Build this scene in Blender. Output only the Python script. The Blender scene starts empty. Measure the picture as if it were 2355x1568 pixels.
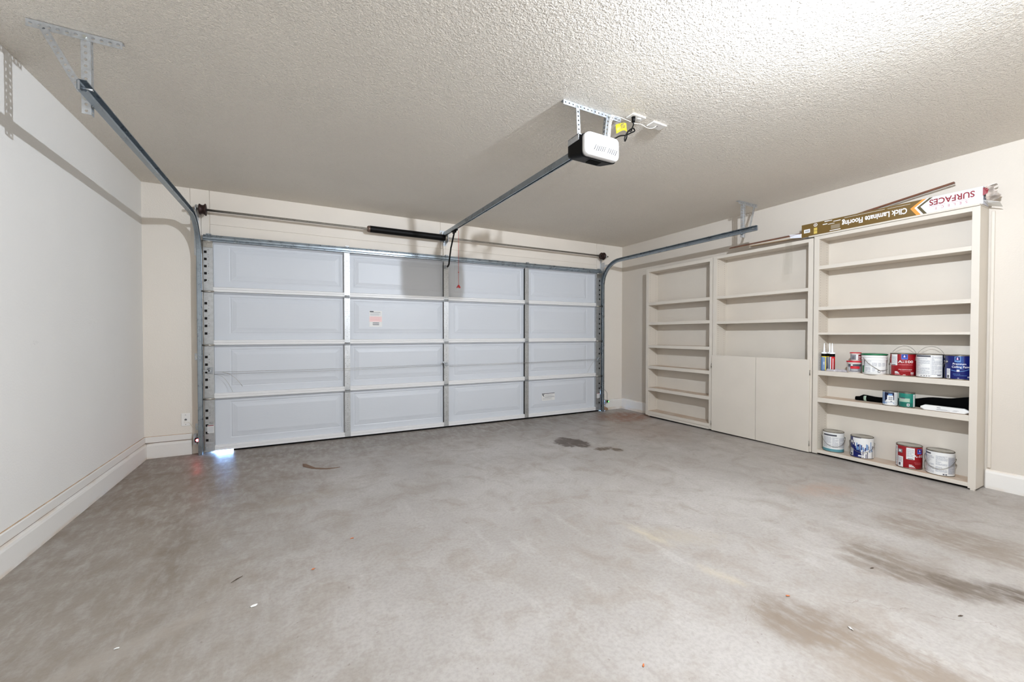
import bpy, bmesh, math, random
from mathutils import Vector, Matrix
random.seed(7)
S = bpy.context.scene
COL = S.collection
# ------------------------------------------------------------------ camera
F_PX, YAW, PITCH, ROLL = 924.47, 0.4891, -0.0146, 0.0006
CAM = Vector((0.0, 0.0, 1.2))
cd = bpy.data.cameras.new('camera'); cam = bpy.data.objects.new('camera', cd); COL.objects.link(cam)
cd.sensor_fit = 'HORIZONTAL'; cd.sensor_width = 36.0; cd.lens = F_PX / 2355 * 36.0
cd.clip_start = 0.02; cd.clip_end = 200
_f = Vector((math.sin(YAW) * math.cos(PITCH), math.cos(YAW) * math.cos(PITCH), math.sin(PITCH)))
_r = Vector((math.cos(YAW), -math.sin(YAW), 0)); _u = _r.cross(_f)
_r2 = math.cos(ROLL) * _r + math.sin(ROLL) * _u; _u2 = -math.sin(ROLL) * _r + math.cos(ROLL) * _u
M = Matrix.Identity(4)
for i in range(3):
    M[i][0] = _r2[i]; M[i][1] = _u2[i]; M[i][2] = -_f[i]; M[i][3] = CAM[i]
cam.matrix_world = M
S.camera = cam
# ------------------------------------------------------------------ view, world, light levels
S.view_settings.view_transform = 'Standard'; S.view_settings.look = 'None'
S.view_settings.exposure = 0.0; S.view_settings.gamma = 1.0; S.view_settings.use_curve_mapping = False
S.cycles.use_light_tree = False; S.cycles.max_bounces = 9; S.cycles.diffuse_bounces = 6; S.cycles.glossy_bounces = 4
S.cycles.transparent_max_bounces = 6; S.cycles.sample_clamp_indirect = 8.0
W = bpy.data.worlds.new('sky'); S.world = W; W.use_nodes = True; W.cycles.sampling_method = 'NONE'
_bg = W.node_tree.nodes['Background']
_bg.inputs[0].default_value = (0.28, 0.52, 1.0, 1); _bg.inputs[1].default_value = 260.0
LAMP = Vector((1.74, 0.50, 2.598)); LAMP_STRENGTH = 18800.0; LAMP_R = 0.020
LAMP_COL = (0.92, 1.0, 1.11)
# room
XL, XR, YB, YF, ZC = -1.32, 4.80, 5.092, -1.15, 2.67
YT = 5.084            # face of the boards round the door
# ------------------------------------------------------------------ helpers
def lin(c):
    return tuple(((v / 255) / 12.92 if v / 255 <= 0.04045 else ((v / 255 + 0.055) / 1.055) ** 2.4) for v in c)

class NT:
    def __init__(s, m):
        m.use_nodes = True; s.t = m.node_tree; s.n = s.t.nodes; s.l = s.t.links
        s.b = s.n['Principled BSDF']
    def new(s, typ, **kw):
        n = s.n.new(typ)
        for k, v in kw.items(): setattr(n, k, v)
        return n
    def link(s, a, b): s.l.new(a, b)
    def val(s, sock, v):
        if hasattr(v, 'links') or isinstance(v, bpy.types.NodeSocket): s.l.new(v, sock)
        else: sock.default_value = v
    def math(s, op, a, b=0.0, c=None):
        n = s.n.new('ShaderNodeMath'); n.operation = op
        s.val(n.inputs[0], a); s.val(n.inputs[1], b)
        if c is not None: s.val(n.inputs[2], c)
        return n.outputs[0]
    def mix(s, f, a, b):
        n = s.n.new('ShaderNodeMix'); n.data_type = 'RGBA'
        s.val(n.inputs[0], f); s.val(n.inputs[6], a); s.val(n.inputs[7], b)
        return n.outputs[2]
    def pos(s):
        return s.n.new('ShaderNodeNewGeometry').outputs['Position']
    def noise(s, scale, detail=3.0, rough=0.5, vec=None, dist=0.0):
        n = s.n.new('ShaderNodeTexNoise'); n.inputs['Scale'].default_value = scale
        n.inputs['Detail'].default_value = detail; n.inputs['Roughness'].default_value = rough
        n.inputs['Distortion'].default_value = dist
        s.val(n.inputs['Vector'], vec if vec is not None else s.pos())
        return n.outputs['Fac']
    def ramp(s, f, a, b, lo=0.0, hi=1.0):
        n = s.n.new('ShaderNodeMapRange'); n.interpolation_type = 'SMOOTHSTEP'
        s.val(n.inputs[0], f); n.inputs[1].default_value = a; n.inputs[2].default_value = b
        n.inputs[3].default_value = lo; n.inputs[4].default_value = hi
        return n.outputs[0]
    def bump(s, h, strength, dist=0.01):
        n = s.n.new('ShaderNodeBump'); n.inputs['Strength'].default_value = strength
        n.inputs['Distance'].default_value = dist
        s.val(n.inputs['Height'], h); s.l.new(n.outputs[0], s.b.inputs['Normal'])

def mat(name, rgb, rough=0.5, metal=0.0, spec=0.5, emit=None, estr=0.0, var=0.0, vscale=6.0, bump=0.0, bscale=200.0, linear=False):
    m = bpy.data.materials.new(name); t = NT(m); b = t.b
    c = (*(rgb if linear else lin(rgb)), 1)
    b.inputs['Base Color'].default_value = c
    b.inputs['Roughness'].default_value = rough; b.inputs['Metallic'].default_value = metal
    b.inputs['Specular IOR Level'].default_value = spec
    if emit:
        b.inputs['Emission Color'].default_value = (*emit, 1); b.inputs['Emission Strength'].default_value = estr
    if var:
        n = t.noise(vscale, 4.0)
        d = tuple(v * (1 - var) for v in c[:3]) + (1,); e = tuple(min(1, v * (1 + var)) for v in c[:3]) + (1,)
        t.link(t.mix(t.ramp(n, 0.3, 0.7), d, e), b.inputs['Base Color'])
    if bump: t.bump(t.noise(bscale, 2.0), bump, 0.002)
    return m

def smooth(pts, n=5):
    P = [Vector(p) for p in pts]; out = []
    for i in range(len(P) - 1):
        a, b, c, d = P[max(i - 1, 0)], P[i], P[i + 1], P[min(i + 2, len(P) - 1)]
        for k in range(n):
            t = k / n; out.append(.5 * ((2 * b) + (c - a) * t + (2 * a - 5 * b + 4 * c - d) * t * t + (3 * b - a - 3 * c + d) * t ** 3))
    return out + [P[-1]]

class MB:
    """collects verts and faces, links them as one mesh object"""
    def __init__(s): s.v = []; s.f = []; s.m = []; s.sm = []
    def add(s, vs, fs, m=0, smooth=False):
        o = len(s.v); s.v += [tuple(p) for p in vs]
        for f in fs: s.f.append([o + i for i in f]); s.m.append(m); s.sm.append(smooth)
        return s
    def box(s, x0, x1, y0, y1, z0, z1, m=0):
        if x0 > x1: x0, x1 = x1, x0
        if y0 > y1: y0, y1 = y1, y0
        if z0 > z1: z0, z1 = z1, z0
        return s.add([(x0, y0, z0), (x1, y0, z0), (x1, y1, z0), (x0, y1, z0), (x0, y0, z1), (x1, y0, z1), (x1, y1, z1), (x0, y1, z1)],
                     [(3, 2, 1, 0), (4, 5, 6, 7), (0, 1, 5, 4), (1, 2, 6, 5), (2, 3, 7, 6), (3, 0, 4, 7)], m)
    def quad(s, a, b, c, d, m=0): return s.add([a, b, c, d], [(0, 1, 2, 3)], m)
    def prism(s, poly, axis, t0, t1, m=0, smooth=False):
        """extrude a 2-d polygon along an axis; poly in the two other axes, cyclic order"""
        def P(p, t): return {'x': (t, p[0], p[1]), 'y': (p[0], t, p[1]), 'z': (p[0], p[1], t)}[axis]
        n = len(poly); vs = [P(p, t0) for p in poly] + [P(p, t1) for p in poly]
        fs = [tuple(range(n))[::-1], tuple(range(n, 2 * n))] + [(i, (i + 1) % n, n + (i + 1) % n, n + i) for i in range(n)]
        return s.add(vs, fs, m, smooth)
    def tube(s, pts, r, n=8, m=0, caps=True):
        pts = [Vector(p) for p in pts]; rs = r if isinstance(r, (list, tuple)) else [r] * len(pts)
        vs = []; up = Vector((0, 0, 1))
        t0 = (pts[1] - pts[0]).normalized()
        if abs(t0.z) > 0.9: up = Vector((1, 0, 0))
        a = t0.cross(up).normalized()
        for i, p in enumerate(pts):
            t = (pts[min(i + 1, len(pts) - 1)] - pts[max(i - 1, 0)]).normalized()
            a = (a - t * a.dot(t)).normalized(); b = t.cross(a)
            for k in range(n):
                q = 2 * math.pi * k / n
                vs.append(p + (a * math.cos(q) + b * math.sin(q)) * rs[i])
        fs = []
        for i in range(len(pts) - 1):
            for k in range(n):
                fs.append((i * n + k, i * n + (k + 1) % n, (i + 1) * n + (k + 1) % n, (i + 1) * n + k))
        s.add(vs, fs, m, True)
        if caps:
            L = (len(pts) - 1) * n
            s.add(vs[:n], [tuple(range(n))[::-1]], m); s.add(vs[L:], [tuple(range(n))], m)
        return s
    def lathe(s, prof, n=32, c=(0, 0, 0), axis='z', m=0, smooth=True, sy=1.0):
        vs = []; fs = []
        for r, h in prof:
            for k in range(n):
                q = 2 * math.pi * k / n; a, b = r * math.cos(q), r * math.sin(q) * sy
                vs.append({'z': (c[0] + a, c[1] + b, c[2] + h), 'x': (c[0] + h, c[1] + a, c[2] + b), 'y': (c[0] + b, c[1] + h, c[2] + a)}[axis])
        for i in range(len(prof) - 1):
            for k in range(n):
                fs.append((i * n + k, i * n + (k + 1) % n, (i + 1) * n + (k + 1) % n, (i + 1) * n + k))
        return s.add(vs, fs, m, smooth)
    def perf(s, o, u, v, w, cells, hole, m=0, n=8, off=0.0, rect=None, skip=None):
        """a perforated strip: from o along u (cells = list of lengths) and width w along v; a real hole in every cell"""
        o, u, v = Vector(o), Vector(u), Vector(v); t = 0.0
        for ci, L in enumerate(cells):
            p = lambda a, b: o + u * a + v * b
            cu, cv = t + L / 2, w / 2 + off
            outer = [p(t + L, w / 2), p(t + L, w), p(t + L / 2, w), p(t, w), p(t, w / 2), p(t, 0), p(t + L / 2, 0), p(t + L, 0)]
            if skip and ci in skip:
                s.add(outer, [tuple(range(8))], m)
            else:
                if rect: ins = [(rect[0], 0), (rect[0], rect[1]), (0, rect[1]), (-rect[0], rect[1]), (-rect[0], 0), (-rect[0], -rect[1]), (0, -rect[1]), (rect[0], -rect[1])]
                else: ins = [(hole * math.cos(k * math.pi / 4), hole * math.sin(k * math.pi / 4)) for k in range(8)]
                inner = [p(cu + a, cv + b) for a, b in ins]
                s.add(outer + inner, [(k, (k + 1) % 8, 8 + (k + 1) % 8, 8 + k) for k in range(8)], m)
            t += L
        return s
    def sweep(s, prof, path, m=0, closed=False, frame=None):
        """prof: (a, b) pairs; frame(i) -> (point, A, B)"""
        vs = []; n = len(prof)
        for i in range(len(path)):
            p, A, B = path[i]
            p, A, B = Vector(p), Vector(A), Vector(B)
            for a, b in prof: vs.append(p + A * a + B * b)
        fs = []
        for i in range(len(path) - 1):
            for k in range(n if closed else n - 1):
                fs.append((i * n + k, i * n + (k + 1) % n, (i + 1) * n + (k + 1) % n, (i + 1) * n + k))
        s.add(vs, fs, m)
        if closed:
            s.add(vs[:n], [tuple(range(n))[::-1]], m); s.add(vs[-n:], [tuple(range(n))], m)
        return s
    def warp(s, fn): s.v = [tuple(fn(*p)) for p in s.v]; return s
    def build(s, name, mats, parent=None, local=False, bevel=0.0, solid=0.0, segs=2, recalc=True):
        me = bpy.data.meshes.new(name)
        vs = s.v
        if parent is not None and not local:
            o = Vector((0, 0, 0)); q = parent
            while q is not None: o += q.location; q = q.parent
            vs = [(p[0] - o.x, p[1] - o.y, p[2] - o.z) for p in vs]
        me.from_pydata([tuple(p) for p in vs], [], s.f); me.update()
        if not isinstance(mats, (list, tuple)): mats = [mats]
        for m in mats: me.materials.append(m)
        me.polygons.foreach_set('material_index', s.m); me.polygons.foreach_set('use_smooth', s.sm)
        bm = bmesh.new(); bm.from_mesh(me)
        bmesh.ops.remove_doubles(bm, verts=bm.verts, dist=1e-6)
        if recalc and not solid: bmesh.ops.recalc_face_normals(bm, faces=bm.faces)
        bm.to_mesh(me); bm.free()
        ob = bpy.data.objects.new(name, me); COL.objects.link(ob)
        if parent is not None: ob.parent = parent
        if solid:
            d = ob.modifiers.new('thick', 'SOLIDIFY'); d.thickness = solid; d.offset = 0
        if bevel:
            d = ob.modifiers.new('edge', 'BEVEL'); d.width = bevel; d.segments = segs; d.limit_method = 'ANGLE'; d.angle_limit = 0.7
        return ob

def tag(o, label=None, cat=None, group=None, kind=None):
    if label: o['label'] = label
    if cat: o['category'] = cat
    if group: o['group'] = group
    if kind: o['kind'] = kind
    return o
def thing(name, loc, label, cat, group=None, rz=0.0):
    o = bpy.data.objects.new(name, None); COL.objects.link(o); o.empty_display_size = 0.05
    o.location = loc; o.rotation_euler = (0, 0, rz)
    return tag(o, label, cat, group)
def struct(mb, name, mats, **kw):
    o = mb.build(name, mats, **kw); o['kind'] = 'structure'; return o

_txt = {}
def text2d(s, size=1.0, bold=0.0, spacing=1.0, sx=1.0):
    """flat outline of a piece of writing: (verts2d, faces, width) with the origin at its left base line"""
    key = (s, bold, spacing)
    if key not in _txt:
        c = bpy.data.curves.new('writing', 'FONT'); c.body = s; c.size = 1.0; c.offset = bold; c.space_character = spacing
        c.resolution_u = 4
        o = bpy.data.objects.new('writing', c); COL.objects.link(o)
        dg = bpy.context.evaluated_depsgraph_get()
        me = bpy.data.meshes.new_from_object(o.evaluated_get(dg))
        _txt[key] = ([(v.co.x, v.co.y) for v in me.vertices], [list(p.vertices) for p in me.polygons])
        bpy.data.objects.remove(o); bpy.data.curves.remove(c); bpy.data.meshes.remove(me)
    vs, fs = _txt[key]
    w = max((p[0] for p in vs), default=0)
    return [(p[0] * size * sx, p[1] * size) for p in vs], fs, w * size * sx

def fz(x, y):
    """the slab falls a little towards the far right corner"""
    t = min(1, max(0, (x + 0.8) / 5.1)); k = min(1, max(0, (y - 2.0) / 3.0))
    return -0.024 * t * k * k * (3 - 2 * k)

# ------------------------------------------------------------------ materials
def wall_mat(name, rgb, bstr, scale, dist, knock=False, marks=()):
    m = bpy.data.materials.new(name); t = NT(m)
    c = lin(rgb)
    big = t.ramp(t.noise(0.9, 3.0), 0.3, 0.7)
    base = t.mix(big, (*[v * 0.975 for v in c], 1), (*[min(1, v * 1.015) for v in c], 1))
    if marks:
        sp = t.new('ShaderNodeSeparateXYZ'); t.link(t.pos(), sp.inputs[0])
        f = None
        for (y, z, ry, rz) in marks:
            d = t.math('ADD', t.math('POWER', t.math('DIVIDE', t.math('SUBTRACT', sp.outputs[1], y), ry), 2.0),
                       t.math('POWER', t.math('DIVIDE', t.math('SUBTRACT', sp.outputs[2], z), rz), 2.0))
            k = t.ramp(d, 0.2, 1.0, 1.0, 0.0); f = k if f is None else t.math('MAXIMUM', f, k)
        f = t.math('MULTIPLY', f, t.ramp(t.noise(60, 3.0, dist=1.5), 0.60, 0.68))
        base = t.mix(t.math('MULTIPLY', f, 0.28), base, (*lin((120, 105, 85)), 1))
    t.link(base, t.b.inputs['Base Color'])
    t.b.inputs['Roughness'].default_value = 0.62; t.b.inputs['Specular IOR Level'].default_value = 0.3
    n = t.noise(scale, 3.0, 0.55)
    if knock:
        n2 = t.noise(scale * 0.45, 2.0, 0.5, dist=0.6)
        h = t.math('ADD', t.ramp(n, 0.42, 0.62), t.math('MULTIPLY', t.ramp(n2, 0.45, 0.6), 0.8))
        t.bump(h, bstr, dist)
    else:
        t.bump(n, bstr, dist)
    return m
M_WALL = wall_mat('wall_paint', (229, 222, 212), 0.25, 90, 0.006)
M_WALL_L = wall_mat('wall_paint_left_cool_lit', (227, 225, 221), 0.25, 90, 0.006, marks=((4.05, 1.28, .12, .05), (3.3, 1.15, .06, .03), (4.4, 0.92, .03, .08)))  # same paint as the back wall, cooler light tint put into its colour
M_WALL_R = wall_mat('wall_paint_right_dimmed', (206, 198, 187), 0.25, 90, 0.006)  # same paint again, darkened to offset the strong lamp light here
M_CEIL = wall_mat('ceiling_paint', (238, 231, 220), 0.7, 110, 0.006, knock=True)
M_TRIM = mat('trim_paint', (229, 221, 210), 0.5, var=0.02, vscale=3)
M_GRIME = mat('joint_grime', (104, 82, 62), 0.9, var=.3, vscale=12)
M_GRIME2 = mat('caulk_grime', (176, 146, 116), 0.9, var=.3, vscale=9)
def base_mat():
    m = bpy.data.materials.new('baseboard_paint'); t = NT(m)
    sp = t.new('ShaderNodeSeparateXYZ'); t.link(t.pos(), sp.inputs[0])
    n = t.noise(5.0, 5.0, 0.6)
    joint = t.ramp(t.math('ABSOLUTE', t.math('SUBTRACT', sp.outputs[2], 0.147)), 0.0, 0.016, 1.0, 0.0)
    foot = t.ramp(sp.outputs[2], 0.0, 0.03, 1.0, 0.0)
    f = t.math('MULTIPLY', t.math('MAXIMUM', t.math('MULTIPLY', joint, 0.5), t.math('MULTIPLY', foot, 0.5)), t.ramp(n, 0.35, 0.65))
    t.link(t.mix(f, (*lin((225, 222, 217)), 1), (*lin((196, 168, 134)), 1)), t.b.inputs['Base Color'])
    t.b.inputs['Roughness'].default_value = 0.6
    t.bump(t.noise(30, 3.0), 0.2, 0.004)
    return m
M_BASE = base_mat()
def floor_mat():
    m = bpy.data.materials.new('concrete'); t = NT(m)
    sp = t.new('ShaderNodeSeparateXYZ'); t.link(t.pos(), sp.inputs[0])
    x, y = sp.outputs[0], sp.outputs[1]
    n1 = t.noise(0.8, 3.0, 0.6); n2 = t.noise(4.0, 4.5, 0.65, dist=0.8); n3 = t.noise(60, 2.0, 0.6)
    # brushed streaks, lying along the slab
    mp = t.new('ShaderNodeMapping'); t.link(t.pos(), mp.inputs[0]); mp.inputs['Rotation'].default_value = (0, 0, 0.2)
    mp.inputs['Scale'].default_value = (4.5, 1.6, 1.0)
    n4 = t.noise(1.6, 4.5, 0.65, vec=mp.outputs[0], dist=0.6)
    base = t.mix(t.ramp(n1, 0.3, 0.7), (*lin((158, 152, 146)), 1), (*lin((178, 173, 168)), 1))
    base = t.mix(t.math('MULTIPLY', t.ramp(n2, 0.45, 0.72), 0.5), base, (*lin((144, 132, 120)), 1))
    base = t.mix(t.math('MULTIPLY', t.ramp(n4, 0.5, 0.8), 0.34), base, (*lin((200, 197, 193)), 1))
    n5 = t.noise(13, 3.5, 0.7)
    base = t.mix(t.math('MULTIPLY', t.ramp(n5, 0.5, 0.72), 0.22), base, (*lin((136, 126, 116)), 1))
    base = t.mix(t.math('MULTIPLY', t.ramp(t.noise(42, 2.0), 0.70, 0.76), 0.45), base, (*lin((112, 100, 90)), 1))
    base = t.mix(t.math('MULTIPLY', t.ramp(n3, 0.35, 0.7), 0.22), base, (*lin((120, 112, 104)), 1))
    warp1 = t.math('MULTIPLY', t.math('SUBTRACT', t.noise(5.0, 3.5, 0.6), 0.5), 1.7)
    warp2 = t.math('MULTIPLY', t.math('SUBTRACT', t.noise(22.0, 2.5, 0.6), 0.5), 0.9)
    wsum = t.math('ADD', warp1, warp2)
    mq = t.new('ShaderNodeMapping'); t.link(t.pos(), mq.inputs[0]); mq.inputs['Rotation'].default_value = (0, 0, 0.12); mq.inputs['Scale'].default_value = (3.0, 1.0, 1.0)
    patchy = t.ramp(t.noise(7.0, 5.0, 0.65, vec=mq.outputs[0]), 0.34, 0.58, 0.35, 1.0)
    def blob(cx, cy, rx, ry, ang, col, amt, soft=0.5, rag=1.0):
        nonlocal base
        ca, sa = math.cos(ang), math.sin(ang)
        dx, dy = t.math('SUBTRACT', x, cx), t.math('SUBTRACT', y, cy)
        u = t.math('DIVIDE', t.math('ADD', t.math('MULTIPLY', dx, ca), t.math('MULTIPLY', dy, sa)), rx)
        v = t.math('DIVIDE', t.math('SUBTRACT', t.math('MULTIPLY', dy, ca), t.math('MULTIPLY', dx, sa)), ry)
        d = t.math('SQRT', t.math('ADD', t.math('MULTIPLY', u, u), t.math('MULTIPLY', v, v)))
        d = t.math('ADD', d, t.math('MULTIPLY', wsum, rag))
        f = t.math('MULTIPLY', t.math('MULTIPLY', t.ramp(d, 1.0 - soft, 1.0 + soft, 1.0, 0.0), amt), patchy)
        base = t.mix(f, base, (*lin(col), 1))
    # broad darker zones: along the left wall, in front of the door, at the far right
    blob(-1.1, 2.2, 0.95, 2.6, 0.0, (128, 116, 102), 0.62, 0.75, 0.7)
    blob(-0.9, 4.4, 1.2, 0.9, 0.0, (112, 92, 74), 0.5, 0.8, 0.6)
    blob(1.8, 5.0, 3.4, 0.55, 0.0, (112, 102, 92), 0.7, 0.7, 0.5)
    blob(1.6, 4.35, 0.75, 0.35, 0.1, (140, 128, 116), 0.4, 0.6, 0.6)
    blob(4.3, 2.2, 0.5, 2.2, 0.0, (140, 130, 120), 0.4, 0.8, 0.6)
    blob(4.33, 4.50, 0.42, 0.30, 0.0, (130, 78, 44), 0.85, 0.6, 0.6)
    blob(3.9, 3.8, 0.5, 0.5, 0.0, (150, 120, 98), 0.3, 0.7, 0.8)
    # oil and dirt stains
    blob(2.72, 3.68, 0.16, 0.22, 0.3, (84, 72, 62), 1.7, 0.22, 0.75)
    blob(2.86, 3.30, 0.10, 0.06, 0.2, (98, 86, 74), 1.4, 0.3, 0.9)
    blob(2.96, 3.20, 0.05, 0.07, 0.2, (98, 86, 74), 1.3, 0.3, 0.7)
    blob(3.42, 0.84, 0.20, 0.36, 0.1, (126, 113, 100), 0.75, 0.6, 0.6)
    blob(2.80, 0.94, 0.13, 0.22, 0.1, (116, 104, 92), 0.75, 0.5, 0.8)
    blob(2.68, 0.80, 0.07, 0.22, 0.0, (108, 97, 86), 0.75, 0.4, 0.8)
    blob(2.79, 0.66, 0.08, 0.15, 0.1, (98, 87, 76), 0.9, 0.4, 0.7)
    blob(2.92, 0.50, 0.09, 0.14, 0.1, (88, 77, 67), 0.95, 0.35, 0.6)
    blob(2.60, 0.98, 0.05, 0.10, 0.0, (122, 110, 98), 0.7, 0.5, 0.9)
    blob(1.87, 0.92, 0.11, 0.20, 0.1, (122, 109, 97), 0.8, 0.5, 0.8)
    blob(1.77, 0.90, 0.09, 0.15, 0.0, (126, 113, 100), 0.75, 0.5, 0.9)
    blob(1.95, 0.66, 0.13, 0.22, 0.1, (126, 112, 98), 0.75, 0.5, 0.9)
    blob(1.78, 0.62, 0.14, 0.20, 0.0, (138, 125, 112), 0.6, 0.6, 1.0)
    blob(2.0, 1.65, 0.22, 0.09, -0.6, (166, 156, 140), 0.5, 0.6, 0.9)
    blob(1.85, 1.75, 0.03, 0.14, 0.15, (206, 194, 166), 0.35, 0.9, 1.2)
    blob(1.86, 1.27, 0.03, 0.10, 0.25, (200, 186, 158), 0.35, 0.9, 1.2)
    blob(0.1, 3.35, 0.30, 0.10, 0.2, (150, 140, 128), 0.6, 0.4, 1.2)
    blob(3.6, 1.6, 0.25, 0.12, -0.3, (170, 138, 116), 0.4, 0.5, 1.0)
    blob(-0.62, 2.02, 0.30, 0.05, 0.45, (180, 172, 163), 0.3, 0.6, 1.3)
    blob(-0.62, 2.9, 0.06, 0.55, 0.1, (118, 106, 94), 0.5, 0.6, 1.2)
    # fine cracks
    def crack(px, py, ang, length, amt):
        nonlocal base
        ca, sa = math.cos(ang), math.sin(ang)
        dx, dy = t.math('SUBTRACT', x, px), t.math('SUBTRACT', y, py)
        u = t.math('ADD', t.math('MULTIPLY', dx, ca), t.math('MULTIPLY', dy, sa))
        v = t.math('SUBTRACT', t.math('MULTIPLY', dy, ca), t.math('MULTIPLY', dx, sa))
        v = t.math('ADD', v, t.math('MULTIPLY', t.math('SUBTRACT', t.noise(9.0, 3.5, 0.65), 0.5), 0.16))
        k = t.math('MULTIPLY', t.ramp(t.math('ABSOLUTE', v), 0.0006, 0.0022, 1.0, 0.0), t.ramp(t.math('ABSOLUTE', u), length * 0.8, length, 1.0, 0.0))
        base = t.mix(t.math('MULTIPLY', k, amt), base, (*lin((120, 108, 98)), 1))
    crack(2.10, 1.70, -0.75, 0.45, 0.6); crack(2.36, 0.70, -0.8, 0.30, 0.7); crack(1.75, 1.05, 0.25, 0.14, 0.45)
    t.link(base, t.b.inputs['Base Color'])
    t.link(t.ramp(n2, 0.3, 0.75, 0.36, 0.56), t.b.inputs['Roughness'])
    t.b.inputs['Specular IOR Level'].default_value = 0.35
    t.bump(t.math('ADD', t.math('MULTIPLY', n2, 1.0), t.math('MULTIPLY', n3, 0.15)), 0.22, 0.02)
    return m
M_FLOOR = floor_mat()
M_DRIVE = mat('driveway', (190, 186, 180), 0.9, var=0.05)
M_SKIN = mat('door_skin', (207, 211, 217), 0.42, spec=0.45)
_t = NT(M_SKIN); _mp = _t.new('ShaderNodeMapping'); _t.link(_t.pos(), _mp.inputs[0]); _mp.inputs['Scale'].default_value = (3.0, 3.0, 60.0)
_t.bump(_t.noise(3.0, 4.0, 0.6, vec=_mp.outputs[0], dist=0.4), 0.12, 0.004)
M_RAIL = mat('door_rail', (230, 230, 230), 0.4)
def galv(name, rgb, rough, var, scale):
    m = bpy.data.materials.new(name); t = NT(m); c = lin(rgb)
    n = t.noise(scale, 5.0, 0.65)
    t.link(t.mix(t.ramp(n, 0.3, 0.7), (*[v * (1 - var) for v in c], 1), (*[min(1, v * (1 + var)) for v in c], 1)), t.b.inputs['Base Color'])
    t.b.inputs['Metallic'].default_value = 0.85
    t.link(t.ramp(n, 0.3, 0.7, rough - 0.06, rough + 0.1), t.b.inputs['Roughness'])
    return m
M_GALV = galv('galvanised_steel', (196, 200, 204), 0.38, 0.12, 40)
M_GALVW = galv('galvanised_strap', (168, 172, 176), 0.42, 0.10, 40)
M_TRACK = galv('track_steel', (150, 160, 168), 0.30, 0.10, 12)
M_STILE = galv('stile_steel', (186, 188, 189), 0.42, 0.10, 30)
M_SHAFT = galv('shaft_steel', (176, 172, 165), 0.32, 0.1, 60)
M_DRUM = mat('drum_iron', (52, 34, 30), 0.5, 0.5, var=0.3, vscale=50)
M_SPRING = mat('spring_steel', (14, 13, 13), 0.5, 0.2, spec=0.2)
M_BLACK = mat('black_plastic', (5, 5, 5), 0.45, spec=0.12)
M_BLACKR = mat('black_rubber', (8, 8, 8), 0.7, spec=0.12)
M_WHITE = mat('white_plastic', (240, 240, 240), 0.3)
M_PLATE = mat('plate_plastic', (236, 234, 230), 0.35)
M_WIRE = mat('white_wire', (226, 220, 206), 0.5)
M_BRASS = mat('zinc_bolt', (196, 198, 190), 0.3, 0.8)
M_YELLOW = mat('yellow_tag', (240, 216, 30), 0.5)
M_RED = mat('red_plastic', (190, 14, 22), 0.4)
M_CORD = mat('red_cord', (206, 84, 74), 0.7)
M_LEDR = mat('red_led', (255, 30, 30), 0.3, emit=(1.0, 0.03, 0.04), estr=60.0)
M_LEDG = mat('green_led', (60, 255, 60), 0.3, emit=(0.1, 1.0, 0.12), estr=3.0)
M_BULB = mat('bulb_glow', (255, 250, 240), 0.4, emit=LAMP_COL, estr=LAMP_STRENGTH)
M_CREAM = mat('bookcase_paint', (207, 199, 187), 0.45, var=0.015, vscale=4, bump=0.03, bscale=120)
def side_mat():
    m = bpy.data.materials.new('bookcase_side_paint'); t = NT(m)
    sp = t.new('ShaderNodeSeparateXYZ'); t.link(t.pos(), sp.inputs[0])
    fr = t.math('FRACT', t.math('DIVIDE', sp.outputs[2], 0.026))
    dz = t.math('MULTIPLY', t.math('SUBTRACT', fr, 0.5), 0.026)
    f = None
    for cx in (4.634, 4.752):
        dx = t.math('SUBTRACT', sp.outputs[0], cx)
        d = t.math('SQRT', t.math('ADD', t.math('MULTIPLY', dx, dx), t.math('MULTIPLY', dz, dz)))
        k = t.ramp(d, 0.0022, 0.0042, 1.0, 0.0); f = k if f is None else t.math('MAXIMUM', f, k)
    f = t.math('MULTIPLY', f, t.ramp(sp.outputs[2], 0.12, 0.13))
    f = t.math('MULTIPLY', f, t.math('MULTIPLY', t.math('GREATER_THAN', sp.outputs[1], 1.06), t.math('LESS_THAN', sp.outputs[1], 4.35)))
    t.link(t.mix(f, (*lin((207, 199, 187)), 1), (*lin((120, 100, 82)), 1)), t.b.inputs['Base Color'])
    t.b.inputs['Roughness'].default_value = 0.45
    return m
M_SIDE = side_mat()
def shelf_mat():
    m = bpy.data.materials.new('shelf_paint'); t = NT(m)
    g = t.n.new('ShaderNodeNewGeometry'); sp = t.new('ShaderNodeSeparateXYZ'); t.link(g.outputs['Normal'], sp.inputs[0])
    up = t.ramp(sp.outputs[2], 0.6, 0.9)
    n = t.noise(7.0, 5.0, 0.6)
    f = t.math('MULTIPLY', up, t.ramp(n, 0.25, 0.7, 0.3, 0.8))
    t.link(t.mix(f, (*lin((207, 199, 187)), 1), (*lin((182, 152, 124)), 1)), t.b.inputs['Base Color'])
    t.b.inputs['Roughness'].default_value = 0.5
    return m
M_SHELF = shelf_mat()
M_SHADE = mat('painted_shade', (24, 20, 18), 0.9)  # shade put into colour: stile channels and the recess under the bookcases
M_TIN = mat('can_tin', (190, 188, 182), 0.28, 0.9)
M_RUST = mat('can_rim', (120, 112, 100), 0.45, 0.8, var=0.25, vscale=60)
M_BAIL = mat('bail_wire', (150, 146, 138), 0.35, 0.9)
M_PAPER = mat('label_white', (226, 226, 224), 0.5)
M_INK = mat('label_ink', (70, 72, 80), 0.6)
M_GREYTXT = mat('label_print', (166, 168, 176), 0.6)
M_CRIM = mat('label_crimson', (138, 8, 20), 0.35)
M_NAVY = mat('label_navy', (10, 22, 92), 0.3)
M_BLUE = mat('label_blue', (20, 62, 130), 0.3)
M_DNAVY = mat('label_dark_navy', (8, 14, 48), 0.3)
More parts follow.
